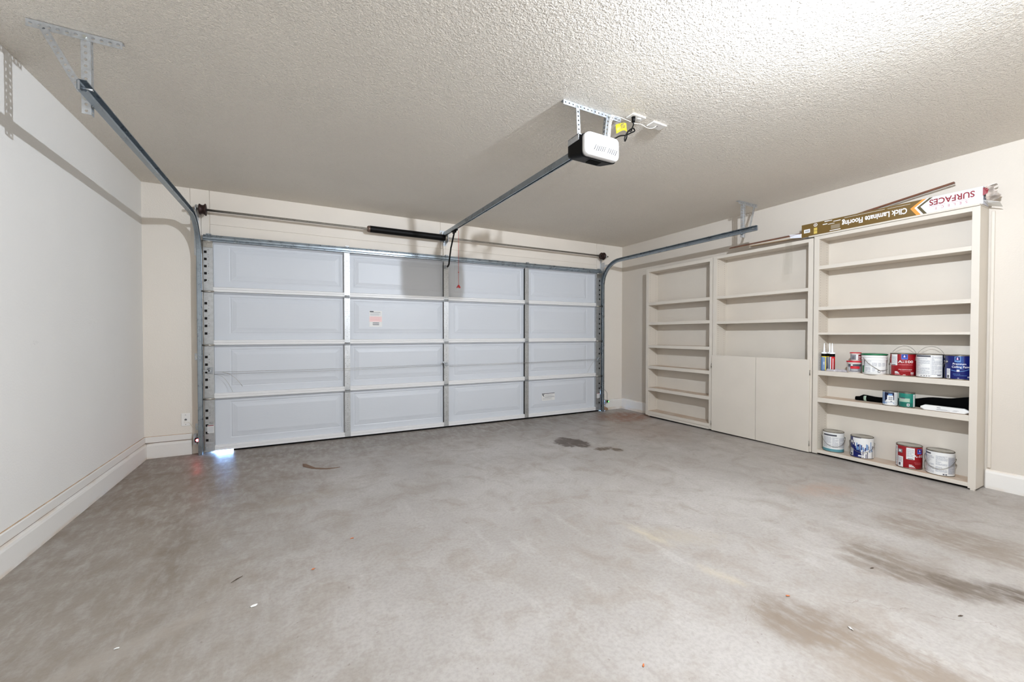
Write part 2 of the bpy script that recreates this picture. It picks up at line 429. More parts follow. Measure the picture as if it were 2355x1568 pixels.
M_SKY = mat('label_sky', (96, 136, 186), 0.4)
M_STEELBL = mat('label_grey_blue', (120, 140, 170), 0.4)
M_TEAL = mat('label_teal', (12, 120, 104), 0.35)
M_TEALD = mat('label_teal_dark', (8, 96, 84), 0.35)
M_TEALW = mat('label_teal_worn', (84, 140, 150), 0.5)
M_MINT = mat('label_pale_green', (158, 178, 160), 0.5)
M_GREEN = mat('lid_green', (14, 106, 66), 0.35)
M_LILAC = mat('badge_blue', (64, 92, 190), 0.4)
M_PINK = mat('badge_pink', (236, 190, 226), 0.4)
M_TUB = mat('tub_plastic', (228, 222, 214), 0.35)
M_LIDRED = mat('lid_red', (196, 30, 44), 0.35)
M_GREYL = mat('label_grey', (128, 128, 134), 0.45)
M_CLEAR = mat('tub_white', (232, 232, 230), 0.35)
M_BOXB = mat('carton_brown', (106, 82, 34), 0.5)
M_BOXW = mat('carton_white', (226, 228, 236), 0.4)
M_BOXG = mat('carton_underside', (96, 92, 84), 0.6)
M_OR = mat('carton_orange', (240, 150, 60), 0.5)
M_MAR = mat('carton_maroon', (132, 24, 36), 0.5)
M_FOIL = mat('crumpled_wrap', (186, 176, 168), 0.3, 0.35, var=0.35, vscale=25)
M_WOOD = mat('laminate_brown', (106, 64, 40), 0.45, var=0.2, vscale=20)
M_WOODL = mat('laminate_core', (196, 172, 140), 0.6)
M_TILEB = mat('barcode', (90, 90, 96), 0.5)
M_ROLL = mat('black_cloth', (5, 5, 5), 0.95, spec=0.05)
M_LEAF = mat('dry_leaf', (196, 110, 60), 0.7)
M_BARK = mat('dry_stick', (70, 54, 42), 0.8)
M_RUBBLE = mat('broken_plaster', (150, 122, 96), 0.9, var=0.3, vscale=60)
def tape_mat():
    m = bpy.data.materials.new('clear_tape'); t = NT(m); m.use_nodes = True
    tr = t.new('ShaderNodeBsdfTransparent'); tr.inputs[0].default_value = (0.95, 0.95, 0.94, 1)
    gl = t.new('ShaderNodeBsdfGlossy'); gl.inputs['Roughness'].default_value = 0.12
    mx = t.new('ShaderNodeMixShader'); mx.inputs[0].default_value = 0.09
    t.link(tr.outputs[0], mx.inputs[1]); t.link(gl.outputs[0], mx.inputs[2])
    bp = t.new('ShaderNodeBump'); bp.inputs['Strength'].default_value = 0.6; bp.inputs['Distance'].default_value = 0.01
    t.link(t.noise(45, 2.0), bp.inputs['Height']); t.link(bp.outputs[0], gl.inputs['Normal'])
    t.link(mx.outputs[0], t.n['Material Output'].inputs[0])
    return m
M_TAPE = tape_mat()

# ------------------------------------------------------------------ room shell
def floor_obj():
    mb = MB(); xs = [-1.5 + 6.5 * i / 26 for i in range(27)]; ys = [-1.35 + 6.7 * j / 26 for j in range(27)]
    vs = [(x, y, fz(x, y)) for y in ys for x in xs]
    fs = [(j * 27 + i, j * 27 + i + 1, (j + 1) * 27 + i + 1, (j + 1) * 27 + i) for j in range(26) for i in range(26)]
    mb.add(vs, fs, 0, True)
    o = struct(mb, 'floor', M_FLOOR, recalc=False)
    d = o.modifiers.new('slab', 'SOLIDIFY'); d.thickness = 0.12; d.offset = -1
    return o
floor_obj()
struct(MB().box(-14, 18, 5.36, 22, -0.16, -0.06), 'ground', M_DRIVE)
struct(MB().box(XL - .15, XR + .15, YF - .15, YB + .25, ZC, ZC + .12), 'ceiling', M_CEIL)
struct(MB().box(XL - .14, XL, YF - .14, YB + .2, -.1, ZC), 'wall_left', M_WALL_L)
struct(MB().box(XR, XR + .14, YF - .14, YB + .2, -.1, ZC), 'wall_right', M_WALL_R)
struct(MB().box(XL, XR, YF - .14, YF, -.1, ZC), 'wall_front', M_WALL)
OX0, OX1, OZ1 = -0.775, 4.268, 2.11
struct(MB().box(XL, OX0, YB, YB + .18, -.1, ZC).box(OX1, XR, YB, YB + .18, -.1, ZC).box(OX0, OX1, YB, YB + .18, OZ1, ZC), 'wall_back', M_WALL)
# boards round the garage door
struct(MB().box(-.945, -.795, YT, YB, 0, ZC), 'trim_1', M_TRIM, bevel=.0015)
struct(MB().box(-.787, 1.639, YT, YB, 2.330, ZC), 'trim_2', M_TRIM, bevel=.0015)
struct(MB().box(-.787, 4.245, YT, YB, 2.11, 2.322), 'trim_3', M_TRIM, bevel=.0015)
struct(MB().box(1.647, 4.245, YT, YB, 2.330, ZC), 'trim_4', M_TRIM, bevel=.0015)
struct(MB().box(4.251, 4.375, YT, YB, 0.35, ZC), 'trim_5', M_TRIM, bevel=.0015)
# stem wall and ledger board
def curb_prof(s):   # (distance from the wall, height)
    return [(0, -.05), (.024, -.05), (.024, .122), (.020, .136), (0.008, .1455), (0, .1465)]
def seam_prof(s): return [(0, .146), (.007, .146), (.007, .1525), (0, .1525)]
def lip_prof(s): return [(0, .207), (.0035, .207), (.002, .2105), (0, .2105)]
def board_prof(s): return [(0, .152), (.012, .152), (.012, .203), (.009, .207), (0, .207)]
def run_x(prof, sgn, x, y0, y1, mb):
    return mb.prism([(x + sgn * a, b) for a, b in prof], 'y', y0, y1)
def prism_y(mb, prof, x, sgn, y0, y1, m=0):
    n = len(prof); vs = [(x + sgn * a, y0, b) for a, b in prof] + [(x + sgn * a, y1, b) for a, b in prof]
    return mb.add(vs, [tuple(range(n)), tuple(range(n, 2 * n))] + [(i, (i + 1) % n, n + (i + 1) % n, n + i) for i in range(n)], m)
def prism_x(mb, prof, y, sgn, x0, x1, m=0):
    n = len(prof); vs = [(x0, y + sgn * a, b) for a, b in prof] + [(x1, y + sgn * a, b) for a, b in prof]
    return mb.add(vs, [tuple(range(n)), tuple(range(n, 2 * n))] + [(i, (i + 1) % n, n + (i + 1) % n, n + i) for i in range(n)], m)
mb = MB(); prism_y(mb, curb_prof(0), XL, 1, YF, YB); prism_y(mb, board_prof(0), XL, 1, YF, YB); prism_y(mb, seam_prof(0), XL, 1, YF, YB, 1); prism_y(mb, lip_prof(0), XL, 1, YF, YB, 2)
struct(mb, 'baseboard_left', [M_BASE, M_GRIME, M_GRIME2])
mb = MB(); prism_x(mb, curb_prof(0), YB, -1, XL + .024, -.95); prism_x(mb, board_prof(0), YB, -1, XL + .012, -.95); prism_x(mb, seam_prof(0), YB, -1, XL + .007, -.95, 1); prism_x(mb, lip_prof(0), YB, -1, XL + .003, -.95, 2)
prism_x(mb, curb_prof(0), YB, -1, 4.44, XR)
struct(mb, 'baseboard_back', [M_BASE, M_GRIME, M_GRIME2])
mb = MB(); prism_y(mb, curb_prof(0), XR, -1, YF, 1.03); prism_y(mb, curb_prof(0), XR, -1, 4.38, YB)
struct(mb, 'baseboard_right', M_BASE)
struct(MB().box(4.785, XR, 1.006, 1.024, .16, 2.17), 'trim_6', M_CREAM, bevel=.003)
# ------------------------------------------------------------------ ceiling lamp (its light is the room's light)
t = thing('ceiling_lamp', (LAMP.x, LAMP.y, ZC), 'bare bulb in a white porcelain holder on the ceiling', 'lamp')
mb = MB(); mb.lathe([(0, -.0005), (.052, -.0005), (.052, -.008), (.030, -.016), (.020, -.036), (0, -.036)], 24, (LAMP.x, LAMP.y, ZC)); mb.build('lamp_holder', M_WHITE, t)
mb = MB(); mb.lathe([(0, .030), (.009, .030), (.010, .022), (.016, .012), (LAMP_R, 0), (LAMP_R * .94, -.008), (LAMP_R * .7, -.015), (LAMP_R * .35, -.0195), (0, -.021)], 24, tuple(LAMP)); mb.build('bulb', M_BULB, t)

# ------------------------------------------------------------------ garage door
DX0, DX1 = -0.838, 4.285
def dwarp(x, y, z):
    k = (x + .8) / 5.1
    return (x, y, z + k * (-.020 + .026 * z))
SEAMS = [0.018, 0.553, 1.098, 1.640, 2.150]
YS, YR = 5.074, 5.034        # skin plane, plane of rails and stiles
STILES = [(DX0, -.757), (.476, .537), (1.674, 1.738), (2.888, 2.952), (4.196, DX1)]
FIELDS = [(-.628, .444), (.576, 1.662), (1.824, 2.842), (3.005, 4.045)]
t = thing('garage_door', (1.72, YS, 0), 'wide pale grey sectional garage door of four panelled rows with steel stiles', 'garage door', None)
t['kind'] = 'thing'
def skin_mesh(z0, z1):
    mb = MB()
    def ring(r0, r1, d0, d1):
        (a0, b0, c0, e0), (a1, b1, c1, e1) = r0, r1
        A = [(a0, YS + d0, c0), (b0, YS + d0, c0), (b0, YS + d0, e0), (a0, YS + d0, e0)]
        B = [(a1, YS + d1, c1), (b1, YS + d1, c1), (b1, YS + d1, e1), (a1, YS + d1, e1)]
        mb.add(A + B, [(k, (k + 1) % 4, 4 + (k + 1) % 4, 4 + k) for k in range(4)])
    bays = [DX0 + .01, .507, 1.706, 2.920, DX1 - .01]
    for k, (fx0, fx1) in enumerate(FIELDS):
        fz0, fz1 = z0 + .110, z1 - .040
        r = (bays[k], bays[k + 1], z0, z1)
        steps = [(0, 0), (.007, .003), (.013, .003), (.020, 0), (.026, 0), (.062, -.006)]
        last, ld = r, 0
        for ins, d in steps:
            nr = (fx0 + ins, fx1 - ins, fz0 + ins, fz1 - ins); ring(last, nr, ld, d); last, ld = nr, d
        a0, b0, c0, e0 = last
        mb.quad((a0, YS + ld, c0), (b0, YS + ld, c0), (b0, YS + ld, e0), (a0, YS + ld, e0))
    # back sheet, so the leaf has its thickness
    mb.box(DX0 + .01, DX1 - .01, YS + .006, YS + .010, z0, z1 + .010)
    return mb
for i in range(4):
    z0, z1 = SEAMS[i], SEAMS[i + 1] - .004
    sec = skin_mesh(z0, z1).warp(dwarp).build('door_section', M_SKIN, t)
    # bottom rail with a crease, top rail tucked behind it
    prof = [(YS, z0), (YR, z0), (YR, z0 + .022), (YR + .006, z0 + .0245), (YR, z0 + .027), (YR, z0 + .044), (YR + .012, z0 + .050), (YS, z0 + .050)]
    mb = MB(); n = len(prof); vs = [(DX0 + .012, a, b) for a, b in prof] + [(DX1 - .012, a, b) for a, b in prof]
    mb.add(vs, [tuple(range(n)), tuple(range(n, 2 * n))] + [(k, (k + 1) % n, n + (k + 1) % n, n + k) for k in range(n)])
    mb.warp(dwarp).build('bottom_rail', M_RAIL, sec)
    prof = [(YS, z1), (YR + .012, z1), (YR + .012, z1 - .004), (YS, z1 - .020)]
    mb = MB(); n = len(prof); vs = [(DX0 + .012, a, b) for a, b in prof] + [(DX1 - .012, a, b) for a, b in prof]
    mb.add(vs, [tuple(range(n)), tuple(range(n, 2 * n))] + [(k, (k + 1) % n, n + (k + 1) % n, n + k) for k in range(n)])
    mb.warp(dwarp).build('top_rail', M_SKIN, sec)
    for k, (a, b) in enumerate(STILES):
        mb = MB(); w = b - a; h = z1 - z0 - .004; yf = YR - .003
        zb = z0 + .002
        if k in (0, 4):
            nsq = 7; cell = h / nsq
            ca = a if k == 0 else b - .034
            mb.perf((ca, yf, zb), (0, 0, 1), (1, 0, 0), .034, [cell] * nsq, 0, rect=(.0125, .0115), off=.002 if k == 0 else -.002, skip={0, nsq - 1})
            cb = a + .034 if k == 0 else a
            mb.perf((cb, yf, zb), (0, 0, 1), (1, 0, 0), .018, [h / 21] * 21, .0028, skip={0, 1, 2, 5, 6, 9, 13, 18, 19, 20, 16, 12})
            cc = a + .052 if k == 0 else a + .018
            mb.quad((cc, yf, zb), (cc + w - .052, yf, zb), (cc + w - .052, yf, zb + h), (cc, yf, zb + h))
        else:
            mb.perf((a, yf, zb), (0, 0, 1), (1, 0, 0), .020, [h / 18] * 18, .0026, skip={0, 1, 2, 3, 6, 7, 8, 9, 11, 13, 14, 15, 16, 17})
            mb.perf((a + .020, yf, zb), (0, 0, 1), (1, 0, 0), w - .040, [h / 24] * 24, .0028, skip={0, 1, 2, 4, 9, 10, 13, 14, 18, 21, 22, 23})
            mb.perf((b - .020, yf, zb), (0, 0, 1), (1, 0, 0), .020, [h / 18] * 18, .0026, skip={0, 1, 2, 3, 6, 7, 8, 9, 11, 13, 14, 15, 16, 17})
        mb.quad((a + (.004 if 0 < k < 4 else 0), yf + .002, zb), (a + (.004 if 0 < k < 4 else 0), yf + .002, zb + h), (a + .004, YS, zb + h), (a + .004, YS, zb), 1 if 0 < k < 4 else 0)  # left side of the centre stiles coloured dark as painted shade
        mb.quad((a + .003, yf + .006, zb), (b - .003, yf + .006, zb), (b - .003, yf + .006, zb + h), (a + .003, yf + .006, zb + h), 1); mb.quad((b, yf, zb), (b, YS, zb), (b, YS, zb + h), (b, yf, zb + h))  # dark sheet behind the holes paints the shade inside the channel
        mb.quad((a, yf, zb), (a, YS, zb), (b, YS, zb), (b, yf, zb)); mb.quad((a, yf, zb + h), (b, yf, zb + h), (b, YS, zb + h), (a, YS, zb + h))
        mb.warp(dwarp).build('end_stile' if k in (0, 4) else 'center_stile', [M_STILE, M_SHADE], sec, solid=.0012)
# hinges over the three joints
def disc(mb, x, y, z, r, th, n=20, m=0):
    vs = [(x + r * math.cos(2 * math.pi * k / n), y, z + r * math.sin(2 * math.pi * k / n)) for k in range(n)]
    vs += [(p[0], y - th, p[2]) for p in vs[:n]]
    mb.add(vs, [tuple(range(n)), tuple(range(n, 2 * n))[::-1]] + [(k, (k + 1) % n, n + (k + 1) % n, n + k) for k in range(n)], m)
for zs in SEAMS[1:4]:
    for k, (a, b) in enumerate(STILES):
        c = (a + b) / 2; w = b - a; y = YR - .004; mb = MB()
        hz = zs - .001
        if k in (0, 4):
            disc(mb, c, y, hz + .075, .033, .003); disc(mb, c, y - .003, hz + .096, .007, .004, 10); disc(mb, c, y - .003, hz + .056, .007, .004, 10)
            mb.box(a + .004, b - .004, y - .004, y, hz + .012, hz + .040)
            mb.prism([(a + .004, hz - .018), (b - .004, hz - .018), (b - .004, hz - .042), (c, hz - .085), (a + .004, hz - .042)], 'y', y - .004, y)
            disc(mb, c, y - .004, hz - .032, .007, .004, 10); disc(mb, c, y - .004, hz - .062, .006, .004, 10)
            o = mb.warp(dwarp).build('end_hinge', M_STILE, t)
            mb = MB(); s_ = -1 if k == 0 else 1
            mb.tube([(c - s_ * (w / 2 + .008), y - .012, hz), (c + s_ * (w / 2 + .036), y - .012, hz)], .0085, 10)
            mb.warp(dwarp).build('hinge_barrel', M_SHAFT, o)
            mb = MB(); xr_ = c + s_ * (w / 2 + .030)
            mb.lathe([(0, -.008), (.020, -.008), (.021, 0), (.020, .008), (0, .008)], 16, (xr_ - s_ * .002, 4.995, hz), 'x')
            mb.warp(dwarp).build('roller', M_BLACKR, o)
        else:
            mb.box(c - .022, c + .022, y - .003, y, hz + .014, hz + .040); disc(mb, c, y, hz + .040, .020, .0032); disc(mb, c, y - .003, hz + .036, .010, .004, 10)
            o = mb.warp(dwarp).build('center_hinge', M_STILE, t)
            mb = MB(); mb.box(c - .022, c + .022, y - .003, y, hz - .046, hz - .014); disc(mb, c, y, hz - .046, .020, .0032); disc(mb, c, y - .003, hz - .040, .010, .004, 10)
            mb.warp(dwarp).build('lower_leaf', M_STILE, o)
            mb = MB(); mb.tube([(c - .026, y - .008, hz + .010), (c + .026, y - .008, hz + .010)], .0045, 8)
            mb.tube([(c - .026, y - .008, hz - .012), (c + .026, y - .008, hz - .012)], .0045, 8)
            mb.warp(dwarp).build('hinge_pin', M_GALVW, o)
# top and bottom corner brackets
for k in (0, 4):
    a, b = STILES[k]; s_ = -1 if k == 0 else 1; c = (a + b) / 2
    mb = MB(); mb.box(a + .004, b - .002, YR - .012, YR - .003, 2.082, 2.132); mb.box(a + .006, b, YR - .030, YR - .012, 2.128, 2.136)
    o = mb.warp(dwarp).build('top_bracket', M_SHAFT, t)
    mb = MB(); mb.tube([(a - .006 if k == 0 else a, YR - .026, 2.142), (b + .006 if k == 4 else b, YR - .026, 2.142)], .007, 8)
    mb.warp(dwarp).build('roller_shaft', M_SHAFT, o)
    mb = MB(); mb.box(a + .004, b - .004, YR - .006, YR - .003, .034, .110); mb.box(a + .012, b - .014, YR - .010, YR - .006, .050, .104)
    mb.box(a, b, YR - .030, YR - .003, .022, .028)
    mb.warp(dwarp).build('bottom_bracket', M_GALV, t, bevel=.002)
    mb = MB(); mb.box(a + .022, b - .006 if k == 0 else b - .012, YR - .0045, YR - .0032, .205, .285); o = mb.warp(dwarp).build('caution_sticker', M_PAPER, t)
    mb = MB(); mb.box(a + .024, b - .008 if k == 0 else b - .014, YR - .0052, YR - .0045, .276, .283, 0)
    for j in range(8): mb.box(a + .026, b - .010 if k == 0 else b - .018, YR - .0050, YR - .0045, .213 + j * .0072, .2155 + j * .0072, 1)
    mb.warp(dwarp).build('print', [M_MAR, M_GREYTXT], o)
# strut along the top
zs = 2.146; prof = [(YR, zs), (YR - .030, zs), (YR - .030, zs + .010), (YR - .046, zs + .016), (YR - .046, zs + .036), (YR - .030, zs + .044), (YR - .028, zs + .058), (YR - .020, zs + .062), (YR, zs + .062)]
mb = MB(); n = len(prof); vs = [(DX0 + .006, a, b) for a, b in prof] + [(DX1 - .006, a, b) for a, b in prof]
mb.add(vs, [tuple(range(n)), tuple(range(n, 2 * n))] + [(k, (k + 1) % n, n + (k + 1) % n, n + k) for k in range(n)])
o = mb.warp(dwarp).build('top_strut', M_TRACK, t)
for c in (DX0 + .05, .507, 1.706, 2.920, DX1 - .05):
    mb = MB(); mb.box(c - .02, c + .02, YR - .034, YR, zs + .062, zs + .072); disc(mb, c, YR - .030, zs + .060, .006, .004, 8)
    mb.warp(dwarp).build('strut_clip', M_GALVW, o)
# bottom seal, missing at the left corner
MB().box(-.600, DX1 - .02, YS - .030, YS + .004, -.004, .018).warp(dwarp).build('bottom_seal', M_BLACKR, t)
MB().box(DX0 + .012, DX1 - .012, YS - .006, YS + .002, .018, .030).warp(dwarp).build('seal_holder', M_RAIL, t)
# slide bolts, middle latch and their wires
for k, c, zc in ((0, -.790, .838), (4, 4.240, .815)):
    s_ = -1 if k == 0 else 1; mb = MB(); y = YR - .004
    mb.box(c - .024, c + .024, y - .004, y, zc - .035, zc + .035); mb.box(c - .016, c + .016, y - .020, y - .004, zc - .022, zc - .006); mb.box(c - .016, c + .016, y - .020, y - .004, zc + .008, zc + .024)
    mb.tube([(c - .012, y - .022, zc + .012), (c + .004, y - .026, zc + .034)], .006, 8)
    o = mb.build('slide_lock', M_GALVW, t, bevel=.0015)
    mb = MB(); mb.box(c - .012 if k == 0 else c - .02, c + .012, y - .018, y - .006, zc - .006, zc + .008); mb.box(c, c + s_ * .058, y - .018, y - .010, zc - .007, zc + .007)
    mb.build('bolt', M_GALV, o)
c = 1.706; mb = MB(); y = YR - .004
disc(mb, c, y, .825, .024, .006); mb.box(c - .022, c + .026, y - .016, y - .006, .806, .822); mb.box(c - .010, c + .010, y - .020, y - .006, .800, .838)
o = mb.build('latch_body', M_GALVW, t, bevel=.0015)
mb = MB(); mb.prism([(c - .060, .850), (c - .036, .862), (c - .014, .840), (c - .018, .822), (c - .034, .838), (c - .052, .836)], 'y', y - .018, y - .012)
mb.prism([(c - .040, .842), (c - .026, .838), (c - .020, .770), (c - .026, .768)], 'y', y - .018, y - .012)
mb.build('latch_handle', M_GALVW, o)
mb = MB(); yw = YR - .012
mb.tube([(-.752, yw, .822), (.45, yw, .812), (1.66, yw, .822)], .0016, 5); mb.tube([(-.752, yw, .800), (.45, yw, .790), (1.66, yw, .804)], .0013, 5)
mb.tube([(1.745, yw, .806), (2.9, yw, .806), (4.21, yw, .818)], .0016, 5); mb.tube([(1.745, yw, .792), (2.9, yw, .796), (4.21, yw, .806)], .0013, 5)
def arc(c0, c1, sag, n=12): return [(c0[0] + (c1[0] - c0[0]) * q, yw - .01 * math.sin(q * 3.1), c0[1] + (c1[1] - c0[1]) * (q ** sag)) for q in [i / n for i in range(n + 1)]]
mb.tube(arc((-.72, .822), (-.515, .665), 2.4), .0020, 5); mb.tube(arc((-.752, .795), (-.600, .610), 2.6), .0016, 5)
mb.tube(arc((4.20, .812), (4.02, .610), 1.9), .0016, 5)
mb.build('lock_wire', M_SHAFT, t)
# stickers on the leaf
def lines(mb, x0, x1, z0, n, step, y, h=.003, m=0, jitter=.3):
    for j in range(n):
        w = (x1 - x0) * (1 - jitter * random.random()); mb.box(x0, x0 + w, y - .0004, y, z0 - j * step, z0 - j * step + h, m)
ys = YS - .0075
mb = MB(); mb.box(.756, .904, ys - .001, ys + .002, 1.300, 1.492); o = mb.build('warning_label', M_PAPER, t)
mb = MB(); mb.box(.758, .902, ys - .0016, ys - .001, 1.360, 1.424, 0)
lines(mb, .766, .895, 1.474, 2, .006, ys - .0012, .002, 2); lines(mb, .766, .890, 1.454, 3, .009, ys - .0012, .0028, 1); lines(mb, .766, .895, 1.412, 5, .010, ys - .0018, .003, 3); mb.box(.762, .806, ys - .0018, ys - .001, 1.478, 1.489, 2)
lines(mb, .795, .870, 1.342, 2, .020, ys - .0012, .008, 2, .15)
mb.build('print', [mat('label_blush', (240, 208, 206), .5), M_GREYTXT, M_INK, mat('label_rose', (222, 178, 176), .5)], o)
ys = YS - .0075
mb = MB(); mb.box(3.20, 3.43, ys - .001, ys + .002, .222, .334); o = mb.build('maker_label', M_PAPER, t)
mb = MB(); mb.box(3.202, 3.428, ys - .0016, ys - .001, .322, .330, 0); mb.prism([(3.205, .318), (3.245, .318), (3.245, .310), (3.226, .310), (3.244, .282), (3.236, .278), (3.205, .312)], 'y', ys - .0016, ys - .001, 1)
mb.box(3.252, 3.426, ys - .0016, ys - .001, .268, .273, 2); lines(mb, 3.255, 3.42, .306, 4, .009, ys - .0012, .0028, 3); lines(mb, 3.215, 3.42, .258, 3, .010, ys - .0012, .003, 3)
mb.build('print', [M_DNAVY, M_INK, M_GREYL, M_GREYTXT], o)

# ------------------------------------------------------------------ door tracks
def make_track(side):
    L = side < 0
    xt = -0.882 if L else 4.322          # web of the track
    inw = 1 if L else -1                 # towards the door
    t = thing('door_track', (xt, 4.99, 0), 'curved galvanised door track running along the bare wall without bookcases' if L else
              'curved galvanised door track whose end hangs above the bookcases', 'door track', 'garage door tracks')
    Y0, R, Z = 4.998, 0.36, 2.340; yend = 2.56
    def framev(z): return ((xt, Y0, z), (inw, 0, 0), (0, 1, 0))
    def sweep_part(name, path, m):
        prof = [(.036, .019), (.034, .026), (.006, .026), (0, .020), (0, -.020), (.006, -.026), (.034, -.026), (.036, -.019)]
        mb = MB(); mb.sweep(prof, path); return mb.build(name, m, t, solid=.002)
    sweep_part('vertical_track', [framev(fz(xt, 5) + .002), framev(1.0), framev(Z - R)], M_TRACK)
    path = []
    for i in range(17):
        q = math.pi / 2 * i / 16
        p = (xt, Y0 - R + R * math.cos(q), Z - R + R * math.sin(q)); path.append((p, (inw, 0, 0), (0, math.cos(q), math.sin(q))))
    ang = 0.0
    path.append(((xt, 3.6, Z), (inw, 0, 0), (0, 0, 1))); path.append(((xt, yend, Z), (inw, 0, 0), (0, 0, 1)))
    sweep_part('horizontal_track', path, M_TRACK)
    mb = MB(); mb.tube([(xt + inw * .004, yend + .03, Z), (xt + inw * .045, yend + .03, Z)], .006, 8); mb.box(xt + inw * .002, xt + inw * .010, yend, yend + .003, Z - .022, Z + .022)
    mb.build('end_stop', M_GALVW, t)
    # bolts along the web
    for yy in (4.45, 3.9, 3.3, 2.75):
        mb = MB(); mb.lathe([(0, .004), (.006, .003), (.007, 0)], 8, (xt, yy, Z), 'x') if not L else mb.lathe([(0, -.0), (.007, 0), (.006, .003), (0, .004)], 8, (xt, yy, Z), 'x')
        mb.build('bolt', M_BRASS, t)
    # flag bracket at the bend
    mb = MB(); x0, x1 = (xt - .034, xt + .004) if L else (xt - .004, xt + .030)
    mb.box(x0, x1, YT - .004, YT - .001, 2.00, 2.42); mb.box(xt - inw * .0015, xt - inw * .0045, Y0 - .01, YT - .001, 2.02, 2.36)
    o = mb.build('flag_bracket', M_GALV, t)
    # splice angle that ties the bend to the jamb
    mb = MB(); mb.perf((xt - inw * .006, Y0 + .06, Z - .052), (0, -1, 0), (0, 0, 1), .030, [.035] * 8, .005); mb.build('splice_angle', M_GALV, t, solid=.002)
    for zb in (.98, .27):
        mb = MB(); mb.box(xt - inw * .002, xt - inw * .040, YT - .005, YT - .001, zb - .034, zb + .034); mb.box(xt - inw * .002, xt - inw * .006, Y0 + .01, YT - .002, zb - .030, zb + .030)
        o = mb.build('jamb_bracket', M_GALV, t, bevel=.003)
        mb = MB(); disc(mb, xt - inw * .022, YT - .005, zb, .009, .006, 6); mb.build('bolt', M_BRASS, o)
    # hanger
    ya, yb = (2.745, 2.74)
    xh = xt - inw * .006
    hl = [.0305] * 12
    x0, d = (-1.105, 1) if L else (4.575, -1)
    n = 11
    cells = [.0305] * n
    ax0 = x0
    mb = MB(); yy = 2.720
    mb.perf((ax0, yy, ZC - .003), (d, 0, 0), (0, 1, 0), .034, cells, .0075); mb.perf((ax0, yy, ZC - .038), (d, 0, 0), (0, 0, 1), .035, cells, .0075)
    mb.build('ceiling_angle', M_GALV, t, solid=.002)
    mb = MB(); xv = xh - inw * .000
    nv = 12; cv = [(ZC - .020 - (Z - .062)) / nv] * nv
    mb.perf((xv, yy + .003, Z - .062), (0, 0, 1), (-inw, 0, 0), .034, cv, .0065); mb.perf((xv, yy + .003, Z - .062), (0, 0, 1), (0, 1, 0), .030, cv, .0065)
    o = mb.build('drop_angle', M_GALV, t, solid=.002)
    for zz in (ZC - .022, Z + .01): mb = MB(); disc(mb, xv - inw * .018, yy + .001, zz, .008, .007, 6); mb.build('bolt', M_BRASS, o)
    # diagonal brace
    p0 = Vector((ax0 + d * (.055), yy - .004, ZC - .022)); p1 = Vector((xv - inw * .012, yy - .060, Z + .016))
    u = (p1 - p0); Lg = u.length; u.normalize(); v = u.cross(Vector((0, 1, 0))).normalized()
    mb = MB(); mb.perf(p0 - v * .015, u, v, .030, [Lg / 11] * 11, .006); mb.build('diagonal_brace', M_GALV, t, solid=.002)
    return t
make_track(-1); make_track(1)

# ------------------------------------------------------------------ torsion shaft and spring
SY, SZ = 4.972, 2.442
t = thing('torsion_shaft', (1.72, SY, SZ), 'steel torsion shaft across the header above the garage door with black spring', 'shaft')
def sz(x): return SZ + (x + .8) * .0022
MB().tube([(-.935, SY, sz(-.935)), (4.385, SY, sz(4.385))], .0125, 12).build('shaft_tube', M_SHAFT, t)
mb = MB(); xs0, xs1 = .752, 1.672; N = 62
prof = []
for i in range(N * 2 + 1):
    prof.append((.037 + (.0035 if i % 2 else 0), xs0 + (xs1 - xs0) * i / (N * 2)))
mb.lathe([(.014, xs0)] + prof + [(.014, xs1)], 20, (0, SY, sz(1.2)), 'x'); o = mb.build('spring', M_SPRING, t)
mb = MB(); mb.lathe([(.013, -.022), (.030, -.022), (.038, -.008), (.038, .006), (.030, .022), (.013, .022)], 20, (xs0 - .006, SY, sz(.75)), 'x'); mb.build('winding_cone', mat('cone_metal', (120, 100, 90), .4, .7), o)
mb = MB(); mb.lathe([(.013, -.018), (.036, -.018), (.040, 0), (.036, .018), (.013, .018)], 20, (xs1 + .008, SY, sz(1.68)), 'x'); mb.build('stationary_cone', M_SHAFT, o)
mb = MB(); xc = 1.704
mb.prism([(YT, SZ - .075), (SY - .03, SZ - .045), (SY - .03, SZ + .045), (YT, SZ + .075)], 'x', xc, xc + .004); mb.box(xc - .022, xc + .026, YT - .005, YT, SZ - .075, SZ + .075)
mb.build('center_bracket', M_GALV, t)
for k, xd in ((0, -.826), (1, 4.268)):
    mb = MB(); s_ = 1 if k == 0 else -1
    mb.lathe([(.013, -.028), (.050, -.028), (.054, -.022), (.046, -.012), (.043, 0), (.047, .012), (.058, .020), (.058, .027), (.020, .030), (.013, .030)], 28, (xd, SY, sz(xd)), 'x')
    mb.build('cable_drum', M_DRUM, t)
    xp = xd - s_ * .052
    mb = MB(); mb.lathe([(.013, -.004), (.040, -.004), (.042, 0), (.040, .004), (.013, .004)], 20, (xp, SY, sz(xd)), 'x'); mb.prism([(YT, sz(xd) - .06), (SY, sz(xd) - .045), (SY, sz(xd) + .045), (YT, sz(xd) + .06)], 'x', xp - .0025, xp + .0025)
    mb.build('bearing_plate', M_GALV, t)
    mb = MB(); xb = -.848 if k == 0 else 4.292
    mb.tube([(xb, SY + .050, sz(xd)), (xb, YR - .006, .9), (xb, YR - .010, .06)], .0016, 6); mb.build('lift_cable', M_SHAFT, t)

# ------------------------------------------------------------------ opener
t = thing('garage_door_opener', (1.685, 2.05, 2.275), 'white and black garage door opener hung from the ceiling on perforated straps', 'garage door opener')
OXa, OXb, OYa, OYb, OZa, OZb = 1.542, 1.815, 1.985, 2.145, 2.296, 2.445
